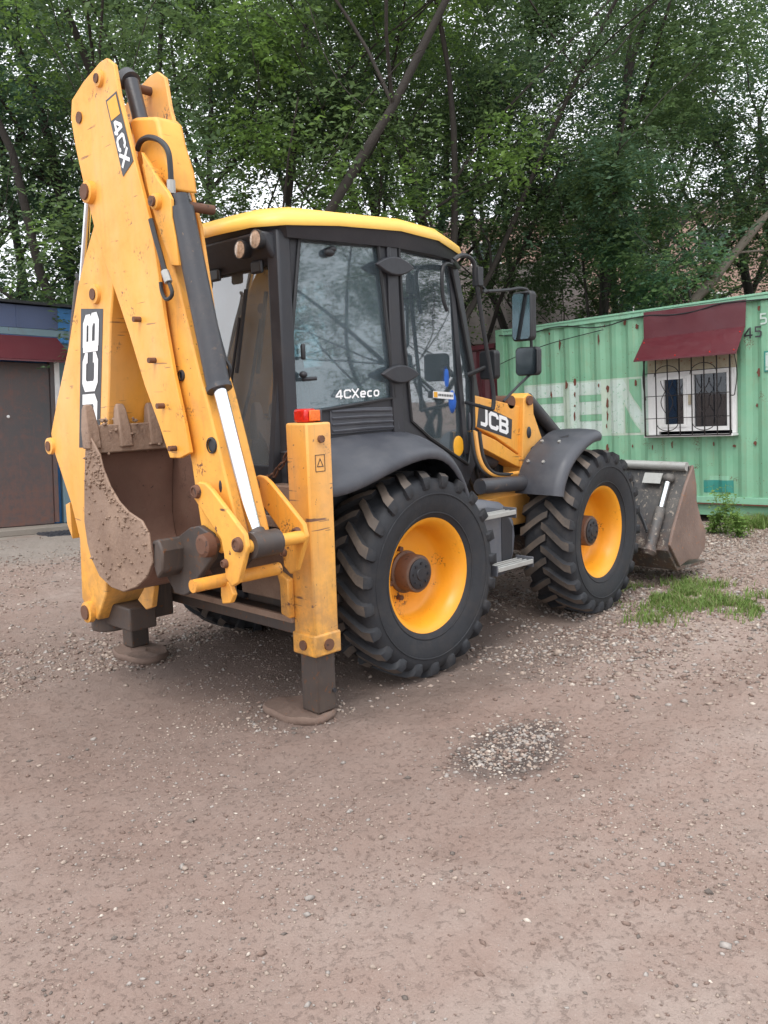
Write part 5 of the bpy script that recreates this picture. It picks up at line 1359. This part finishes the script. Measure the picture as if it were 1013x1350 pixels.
M['mirror_dark'] = plain('dark_window_glass', (0.05, 0.06, 0.07), 0.08, 0.0)
(hx, hy) = (14.29,10.086)
house((hx, hy, 0), R(-48), 5.4, 5, 3.0, 2.2, 'low house with pale pinkish ribbed roof behind the cab and mirrors', 'brick', 'slate', [(-1.8, 1.0), (.6, 1.0)])
(hx, hy) = (35.23,14.176)
house((hx, hy, 0), R(-60), 22, 12, 8.6, 0, 'pinkish brick apartment building glimpsed through the trees at right', 'brick', 'slate', [(x, z) for x in (-9, -6, -3, 0, 3, 6, 9 - 1) for z in (1.2, 4.1, 6.7)], cat='apartment building', flat=True)

# ================================================================ BLUE KIOSK AT LEFT
M['kblue'] = worn('blue_paint', (0.045, 0.19, 0.45), (0.05, 0.22, 0.5), rough=0.5, chips=0.69, dirt=0.3, dirtcol=(0.2, 0.22, 0.25))
M['kfascia'] = worn('dull_slate_blue_sheet', (0.075, 0.10, 0.19), (0.06, 0.085, 0.16), rough=0.45, chips=0, dirt=0.25, dirtcol=(0.14, 0.13, 0.17))
M['kdoor'] = worn('rusty_dark_door', (0.105, 0.082, 0.080), (0.075, 0.072, 0.076), rough=0.45, chips=0.66, rust=(0.2, 0.08, 0.05), dirt=0.8, dirtcol=(0.20, 0.09, 0.07), tint=0.6, streak=0.5, sc1=0.8, lowmud=(0.1, 1.3, (0.16, 0.085, 0.07)))
M['kgrey'] = worn('blue_grey_wall', (0.16, 0.24, 0.28), rough=0.6, chips=0.68)
ki = thing('blue_kiosk', 'blue metal kiosk with maroon awning and dark rusty door at left', 'kiosk')
ki.matrix_world = fmat(LO, LD, LU, LN)
mb = MB(); mb.box(-2.4, 2.3, -2.5, -.08, .02, 2.95); mb.build('body', 'kblue', ki)
mb = MB(); mb.box(-2.4, .88, -.08, .02, 2.67, 2.97); mb.build('fascia', 'kfascia', ki, .004)
for x_ in (-.35, .32): MB().box(x_, x_ + .03, .021, .028, 2.68, 2.96).build('fascia_joint', 'kfascia', ki)
mb = MB(); mb.box(.882, 2.3, -.08, .018, 2.67, 2.97); mb.build('fascia_end', 'kblue', ki, .004)
mb = MB(); mb.box(-2.4, 2.3, -.079, .05, 2.575, 2.665); mb.build('beam', 'kgrey', ki, .004)
mb = MB(); mb.box(-2.4, 2.3, -.079, .045, 2.50, 2.572); mb.build('beam', 'kblue', ki, .004)
mb = MB(); mb.box(-2.5, 2.4, -2.6, .10, 2.985, 3.02); mb.build('roof', 'hose', ki)
mb = MB(); mb.slab([(-2.4, .05, 2.56), (.84, .05, 2.56), (.99, .32, 2.24), (-2.4, .32, 2.24)], (0, .003, .006)); mb.slab([(-2.4, .32, 2.24), (.99, .32, 2.24), (.99, .322, 2.22), (-2.4, .322, 2.22)], (0, .004, 0)); mb.build('awning', 'maroon', ki)
mb = MB(); mb.box(-.95, .74, -.078, .0, .03, 2.22); d_ = mb.build('door', 'kdoor', ki, .006)
mb = MB(); mb.ball((.17, .01, 1.50), (.022, .02, .022), 10, 7); mb.build('door_bell', 'pvc', d_)
mb = MB(); mb.box(.745, .80, -.07, .03, .05, 2.30); mb.build('door_post', 'kdoor', ki, .004)
mb = MB(); mb.box(.80, .87, -.07, .04, 1.4, 2.24); mb.build('white_post', 'pvc', ki, .004)
mb = MB(); mb.box(.875, 2.3, -.078, .004, .03, 2.50); mb.build('side_wall', 'kgrey', ki, .004)
mb = MB(); mb.box(-.95, .90, .0, .30, -.06, .025); mb.build('threshold', 'concrete', ki, .01)
mb = MB(); mb.slab([(-1.6, .32, -.15), (1.3, .32, -.15), (1.3, 1.45, -.30), (-1.6, 1.45, -.30)], (0, .004, .10)); o = mb.build('concrete_slab', 'concrete', None, .02); o.matrix_world = fmat(LO, LD, LU, LN)
tag(o, 'broken grey concrete apron lying before the door of the blue kiosk', 'slab')
mb = MB(); mb.box(.35, 1.05, .34, .75, -.055, -.035)
for k in range(12): mb.box(.36 + k * .057, .385 + k * .057, .35, .74, -.034, -.024)
o = mb.build('door_mat', 'plastic', None, .003); o.matrix_world = fmat(LO, LD, LU, LN); tag(o, 'grey ribbed mat beside the kiosk door', 'mat')

# ================================================================ TREES
bark = worn('bark', (0.028, 0.023, 0.020), (0.048, 0.039, 0.033), rough=0.95, chips=0, dirt=0.4, dirtcol=(0.09, 0.08, 0.065), bmp=0.02)
deadwood = worn('bare_wood', (0.20, 0.17, 0.14), (0.15, 0.12, 0.1), rough=0.9, chips=0, dirt=0.4)
def leaf_mat(name, col, col2):
    mt = bpy.data.materials.new(name); mt.use_nodes = True; nt = mt.node_tree; nt.nodes.clear()
    out = nt.nodes.new('ShaderNodeOutputMaterial'); df = nt.nodes.new('ShaderNodeBsdfPrincipled'); tl = nt.nodes.new('ShaderNodeBsdfTranslucent'); ms = nt.nodes.new('ShaderNodeMixShader')
    co = tex_co(nt)
    c = mixc(nt, ramp(nt, noise(nt, co, 1.6, 4, 0.7), 0.38, 0.62), col, col2)
    c = mixc(nt, ramp(nt, noise(nt, co, 14, 3, 0.7), 0.5, 0.75, 0, 0.6), c, tuple(x * 1.5 for x in col2))
    df.inputs['Roughness'].default_value = 0.55; df.inputs['Specular IOR Level'].default_value = 0.35
    nt.links.new(c, df.inputs['Base Color']); nt.links.new(c, tl.inputs[0]); ms.inputs[0].default_value = 0.45
    nt.links.new(df.outputs[0], ms.inputs[1]); nt.links.new(tl.outputs[0], ms.inputs[2]); nt.links.new(ms.outputs[0], out.inputs[0])
    return mt
LEAF = [leaf_mat('leaves_dark', (0.070, 0.118, 0.056), (0.105, 0.165, 0.076)), leaf_mat('leaves_mid', (0.092, 0.150, 0.060), (0.140, 0.215, 0.078)), leaf_mat('leaves_light', (0.130, 0.225, 0.055), (0.200, 0.320, 0.075)), leaf_mat('leaves_blue', (0.070, 0.135, 0.078), (0.100, 0.180, 0.100))]
def leaves_mesh(name, C_, sz, dirs, mats, mi, parent, rg):
    """sprigs: every centre carries five to six leaflets along a short drooping stem"""
    n = len(C_); K = 5
    t = np.linspace(0, 1, K)
    d = dirs; up = np.array([0, 0, 1.0])
    side = np.cross(d, up); side /= np.linalg.norm(side, axis=1, keepdims=True) + 1e-6
    L = sz[:, None, None]
    base = C_[:, None, :] + d[:, None, :] * (t[None, :, None] * L * 2.2) - up * (t[None, :, None] ** 2 * L * .5)
    sg = np.where(np.arange(K) % 2 == 0, 1.0, -1.0)[None, :, None]
    ld = d[:, None, :] * .55 + side[:, None, :] * sg * .9 + rg.normal(0, .28, (n, K, 3)); ld /= np.linalg.norm(ld, axis=2, keepdims=True)
    nr = rg.normal(0, .5, (n, K, 3)) + up; wd = np.cross(ld, nr); wd /= np.linalg.norm(wd, axis=2, keepdims=True) + 1e-6
    ll = L * rg.uniform(.75, 1.25, (n, K, 1)); lw = ll * .26
    v0 = base; v1 = base + ld * ll * .5 + wd * lw; v2 = base + ld * ll - up * ll * .12; v3 = base + ld * ll * .5 - wd * lw
    V = np.stack([v0, v1, v2, v3], 2).reshape(-1, 3); nq = n * K
    me = bpy.data.meshes.new(name); me.vertices.add(nq * 4); me.vertices.foreach_set('co', V.ravel())
    me.loops.add(nq * 4); me.polygons.add(nq); me.loops.foreach_set('vertex_index', np.arange(nq * 4)); me.polygons.foreach_set('loop_start', np.arange(nq) * 4)
    for k in mats: me.materials.append(k)
    me.polygons.foreach_set('material_index', np.repeat(mi, K)); me.update(calc_edges=True)
    o = bpy.data.objects.new(name, me); COL.objects.link(o); o.parent = parent
    return o
def tree(x, y, H, spread, seed, label, nclump=84, per=165, size=.078, pal=(0, 1), lean=(0, 0), low=.12, trunk_r=.13, group=None, z0=0.0):
    rg = np.random.default_rng(seed)
    t = thing('tree', label, 'tree', (x, y, z0), group)
    mb = MB(); tips = []
    base = np.array([0, 0, -.3]); nl = rg.integers(1, 4)
    def limb(p, d, ln, r, depth):
        pts = [p]; n_ = 6; q = p.copy(); dd = d.copy()
        for i in range(n_):
            dd = dd + rg.normal(0, .13, 3) + np.array([0, 0, .05]); dd /= np.linalg.norm(dd); q = q + dd * ln / n_; pts.append(q.copy())
        rs = [max(.006, r * (1 - .68 * i / n_)) for i in range(n_ + 1)]
        mb.tube(smooth_path([Vector(a) for a in pts], 2), [rs[min(n_, i // 2)] for i in range(2 * n_ + 1)], 7 if depth < 2 else 4)
        if depth >= 1:
            for k in (3, 4, 5, 6): tips.append((pts[k], dd.copy()))
        if depth < 3:
            for k in range(2 if depth else 4):
                i = rg.integers(2, n_ + 1); a = rg.uniform(0, 2 * math.pi); e = np.array([math.cos(a), math.sin(a), rg.uniform(-.15, .75)])
                nd = dd * .55 + e * .75; nd /= np.linalg.norm(nd); limb(pts[i], nd, ln * rg.uniform(.42, .62), rs[i] * .48, depth + 1)
    for k in range(nl):
        a = rg.uniform(0, 2 * math.pi); d = np.array([math.cos(a) * .28 + lean[0], math.sin(a) * .28 + lean[1], 1.0]); d /= np.linalg.norm(d)
        limb(base + np.array([math.cos(a), math.sin(a), 0]) * .15, d, H * rg.uniform(.62, .8), trunk_r * rg.uniform(.7, 1.1), 0)
    tr = mb.build('trunk', bark, t, sharp=60)
    # foliage clumps: at branch ends, plus filling the crown's shell
    tp = np.array([a for a, _ in tips]); idx = rg.choice(len(tp), min(len(tp), int(nclump * .6)), replace=False); cs_ = list(tp[idx])
    for k in range(nclump - len(cs_)):
        a = rg.uniform(0, 2 * math.pi); zz = rg.uniform(low, 1.0) ; rr_ = spread * math.sqrt(max(.08, 1 - ((zz - .50) / .62) ** 2)) * rg.uniform(.35, 1.0)
        cs_.append(np.array([rr_ * math.cos(a) + lean[0] * H * zz * .7, rr_ * math.sin(a) + lean[1] * H * zz * .7, H * zz]))
    C_, D_, MI, SZ = [], [], [], []
    for c_ in cs_:
        rad = rg.uniform(.45, 1.05) * spread * .34; n_ = int(per * rg.uniform(.6, 1.4))
        v = rg.normal(0, 1, (n_, 3)); v /= np.linalg.norm(v, axis=1, keepdims=True); rr_ = rad * rg.random(n_) ** .45
        pp = c_ + v * rr_[:, None] * np.array([1.15, 1.15, .75])
        C_.append(pp); dd = v * np.array([1, 1, .4]) + rg.normal(0, .4, (n_, 3)); dd /= np.linalg.norm(dd, axis=1, keepdims=True); D_.append(dd)
        b = rg.random(); MI.append(np.where(rg.random(n_) < .25, rg.integers(0, len(pal), n_), 0 if b < .5 else len(pal) - 1)); SZ.append(size * rg.uniform(.75, 1.3, n_))
    C_ = np.concatenate(C_); D_ = np.concatenate(D_); MI = np.concatenate(MI); SZ = np.concatenate(SZ)
    k = C_[:, 2] > .5; C_, D_, MI, SZ = C_[k], D_[k], MI[k], SZ[k]
    # thin the crown at random pockets so the sky shows
    g_ = vnoise(C_[:, 0] - C_[:, 1] + seed, C_[:, 2] * 1.2 + seed * 2, 40 + seed, 1.5) + .6 * vnoise(C_[:, 0] - C_[:, 1], C_[:, 2] * 1.3, 41, 4.5)
    k = g_ < .17; C_, D_, MI, SZ = C_[k], D_[k], MI[k], SZ[k]
    leaves_mesh('crown', C_, SZ, D_, [LEAF[i] for i in pal], MI, t, rg)
    return t
TREES = [
 ((10.566,2.01), 5.6, 1.9, 21, 'low pale green bush tree just behind the container under the awning end', dict(pal=(1, 3), low=.30, nclump=46, trunk_r=.06)),
 ((10.078,3.952), 6.2, 2.2, 22, 'low dark bush tree behind the middle of the green container', dict(pal=(0, 1), low=.25, nclump=50, trunk_r=.06)),
 ((-0.004,11.418), 12.5, 3.4, 1, 'dense dark green tree partly outside the left edge of the photo', dict(pal=(3, 1))),
 ((1.921,10.243), 8.6, 2.2, 2, 'bluish green bushy tree behind the blue kiosk', dict(pal=(3, 0), low=.02, size=.09)),
 ((3.422,11.215), 13.5, 3.3, 3, 'tall tree with pale sky gaps above the kiosk at left', dict(pal=(3, 1), nclump=62)),
 ((3.381,7.832), 11.5, 2.7, 4, 'tree directly behind the tip of the digger arm', dict(pal=(0, 1))),
 ((3.403,6.028), 13.0, 3.0, 25, 'bright yellow green tree with a thick dark trunk left of the cab roof', dict(pal=(1, 2), trunk_r=.10, low=.22, per=165)),
 ((6.564,8.008), 13.5, 3.2, 6, 'fresh green tree rising behind the rear of the cab roof', dict(pal=(1, 2), trunk_r=.09)),
 ((5.428,5.68), 12.5, 2.8, 7, 'loose leafed tree with a bare slanting trunk above the cab roof', dict(pal=(0, 1), nclump=52, lean=(.10, -.12), low=.34, trunk_r=.085)),
 ((9.743,7.713), 13.5, 3.3, 8, 'thinly leaved brownish tree above the front of the cab', dict(pal=(0, 1), nclump=62)),
 ((9.013,5.477), 11.0, 2.9, 9, 'low spreading dark tree behind the mirrors', dict(pal=(0, 3), nclump=80)),
 ((12.268,6.093), 14.5, 3.6, 10, 'tall dark green tree behind the left half of the green container', dict(pal=(0, 1), nclump=95)),
 ((10.726,3.848), 13.0, 3.0, 11, 'tree with a curved grey trunk behind the white letters of the container', dict(pal=(0, 1), lean=(.12, -.12), trunk_r=.16)),
 ((14.461,4.292), 14.5, 3.6, 12, 'tall mid green tree above the maroon awning', dict(pal=(1, 3), nclump=88)),
 ((12.305,1.776), 11.5, 2.9, 13, 'tree at the right edge whose crown thins toward the bright sky', dict(pal=(3, 1), nclump=66)),
 ((14.793,0.728), 13.5, 3.4, 14, 'tree mostly outside the right edge of the photo', dict(pal=(0, 1))),
 ((7.105,16.069), 15.0, 3.8, 15, 'tall tree in the back row left of the digger arm', dict(pal=(0, 1), size=.11, per=115)),
 ((12.993,12.979), 15.5, 4.0, 16, 'tall tree in the back row over the cab', dict(pal=(0, 1), size=.11, per=105)),
 ((17.572,10.728), 16.0, 4.0, 17, 'tall tree in the back row above the mirrors', dict(pal=(0, 3), size=.11, per=115)),
 ((19.55,7.519), 17.0, 4.0, 18, 'tall tree in the back row above the container window', dict(pal=(0, 3), size=.11, per=105)),
]
for (xy, H_, sp, sd_, lab, kw) in TREES:
    tree(xy[0], xy[1], H_, sp, sd_, lab, **kw)
# a row of the same trees closes the yard behind the photographer
row = [o for o in COL.objects if o.name.startswith('tree') and o.parent is None]
for k, (x, y, r_) in enumerate(((-28, -15, 2.2), (-20, -22, 3.3), (-12, -27, 4.1), (-3, -29, 5.2), (6, -27, 0.4), (14, -24, 2.9), (10, -21, 1.3), (12.5, -27, 4.4), (19, -11, 0.8), (23, -8.5, 3.6), (17, -15, 5.1))):
    src = row[(k * 2 + 1) % len(row)]
    c = copy_tree(src); c.location = (x, y, 0); c.rotation_euler = (0, 0, r_); c.scale = (1, 1, .5 if x > 16 else .75)
    c['label'] = 'tree across the yard behind the photographer, seen only in reflections'; c['group'] = 'trees behind the photographer'
# bare pale bough over the container
(bx_, by_) = (10.421,2.082)
mb = MB(); b0 = Vector((bx_, by_, 2.2))
rgt = Vector((.7126, -.7013, 0))
mb.tube(smooth_path([b0 - rgt * .6 + Vector((0, 0, -1.2)), b0 + Vector((0, 0, .9)), b0 + rgt * .45 + Vector((0, 0, 1.5)), b0 + rgt * 1.2 + Vector((0, 0, 2.4)), b0 + rgt * 1.55 + Vector((0, 0, 2.75))], 4), [.10] * 5 + [.09] * 4 + [.075] * 4 + [.05] * 4, 7)
mb.tube(smooth_path([b0 + rgt * .9 + Vector((0, 0, 1.95)), b0 + rgt * 1.6 + Vector((0, 0, 2.0)), b0 + rgt * 2.4 + Vector((0, 0, 2.15))], 4), .018, 5)
o = mb.build('dead_tree', deadwood, None, sharp=60); tag(o, 'bare pale leaning trunk above the right part of the green container', 'dead tree')

# ================================================================ GRASS, WEEDS
gmat = [leaf_mat('grass_green', (0.15, 0.235, 0.055), (0.21, 0.31, 0.085)), leaf_mat('grass_dry', (0.27, 0.27, 0.12), (0.32, 0.31, 0.16))]
def grass(name, P_, hmin, hmax, label, lean=.5, seed=3):
    rg = np.random.default_rng(seed); n = len(P_)
    a = rg.uniform(0, 2 * math.pi, n); h = rg.uniform(hmin, hmax, n); w = rg.uniform(.003, .007, n)
    d = np.stack([np.cos(a), np.sin(a), np.zeros(n)], -1); s = np.stack([-np.sin(a), np.cos(a), np.zeros(n)], -1)
    ln = rg.uniform(.1, lean, n)[:, None] * h[:, None]
    b = P_; m1 = b + d * ln * .3 + np.array([0, 0, 1]) * h[:, None] * .55; tp = b + d * ln + np.array([0, 0, 1]) * h[:, None] * .95
    V = np.stack([b - s * w[:, None], b + s * w[:, None], m1 + s * w[:, None] * .8, m1 - s * w[:, None] * .8, tp], 1).reshape(-1, 3)
    k = np.arange(n) * 5
    Fq = np.stack([k, k + 1, k + 2, k + 3], -1); Ft = np.stack([k + 3, k + 2, k + 4], -1)
    loops = np.concatenate([Fq.ravel(), Ft.ravel()]); st = np.concatenate([np.arange(n) * 4, n * 4 + np.arange(n) * 3])
    me = bpy.data.meshes.new(name); me.vertices.add(len(V)); me.vertices.foreach_set('co', V.ravel()); me.loops.add(len(loops)); me.polygons.add(2 * n)
    me.loops.foreach_set('vertex_index', loops); me.polygons.foreach_set('loop_start', st)
    for q_ in gmat: me.materials.append(q_)
    mi = (rg.random(n) < .22).astype(int); me.polygons.foreach_set('material_index', np.concatenate([mi, mi])); me.update(calc_edges=True)
    o = bpy.data.objects.new(name, me); COL.objects.link(o); tag(o, label, 'grass', kind='stuff'); return o
def gpts(cl, n, seed):
    rg = np.random.default_rng(seed); out = []
    for (cx, cy, rx_, ry_, w_) in cl:
        m_ = int(n * w_); x = cx + rg.normal(0, .5, m_) * rx_; y = cy + rg.normal(0, .5, m_) * ry_
        k = vnoise(x, y, 77, 5) + .25 * vnoise(x, y, 78, 14) > -.12
        out.append(np.stack([x[k], y[k], ground_z(x[k], y[k])], -1))
    return np.concatenate(out)
grass('grass', gpts([(3.05, -1.18, .38, .40, .30), (3.5, -1.35, .35, .35, .16), (3.10, -1.75, .45, .40, .18), (3.15, -2.2, .45, .35, .22), (3.2, -2.7, .4, .4, .16), (2.55, -1.55, .35, .25, .04), (2.2, -1.6, .25, .25, .02)], 9500, 5), .025, .085, 'patch of short green grass growing out of the gravel before the loader bucket', 1.2)
grass('grass', gpts([(6.9, -.55, .42, .25, 1.0)], 2400, 6), .05, .20, 'tuft of long green grass against the bottom rail of the green container', .9, 4)
def weed(x, y, h, seed, label):
    rg = np.random.default_rng(seed); z = float(ground_z(x, y)); t = thing('weed', label, 'plant', (x, y, z))
    mb = MB(); Cc_, Dd_ = [], []
    for k in range(7):
        a = rg.uniform(0, 6.28); e = np.array([math.cos(a) * .30, math.sin(a) * .30, 1.0]) * h * rg.uniform(.6, 1)
        mb.tube([(0, 0, -.02), tuple(e * .5 + rg.normal(0, .01, 3)), tuple(e)], [.006, .004, .002], 4)
        for j in range(16): Cc_.append(e * rg.uniform(.15, 1.0)); dd = rg.normal(0, 1, 3) * np.array([1, 1, .4]); Dd_.append(dd / np.linalg.norm(dd))
    mb.build('stem', gmat[0], t)
    leaves_mesh('leaves', np.array(Cc_), rg.uniform(.03, .055, len(Cc_)), np.array(Dd_), [gmat[0], LEAF[2]], rg.integers(0, 2, len(Cc_)), t, rg)
wq = [(6.176,-0.506),(5.997,-0.75),(6.202,-0.331)]
weed(wq[0][0], wq[0][1], .62, 1, 'tall leafy weed growing against the bottom of the green container')
weed(wq[1][0], wq[1][1], .34, 2, 'small leafy weed right of the tall weed by the container')
weed(wq[2][0], wq[2][1], .30, 3, 'small leafy weed left of the tall weed near the loader bucket')
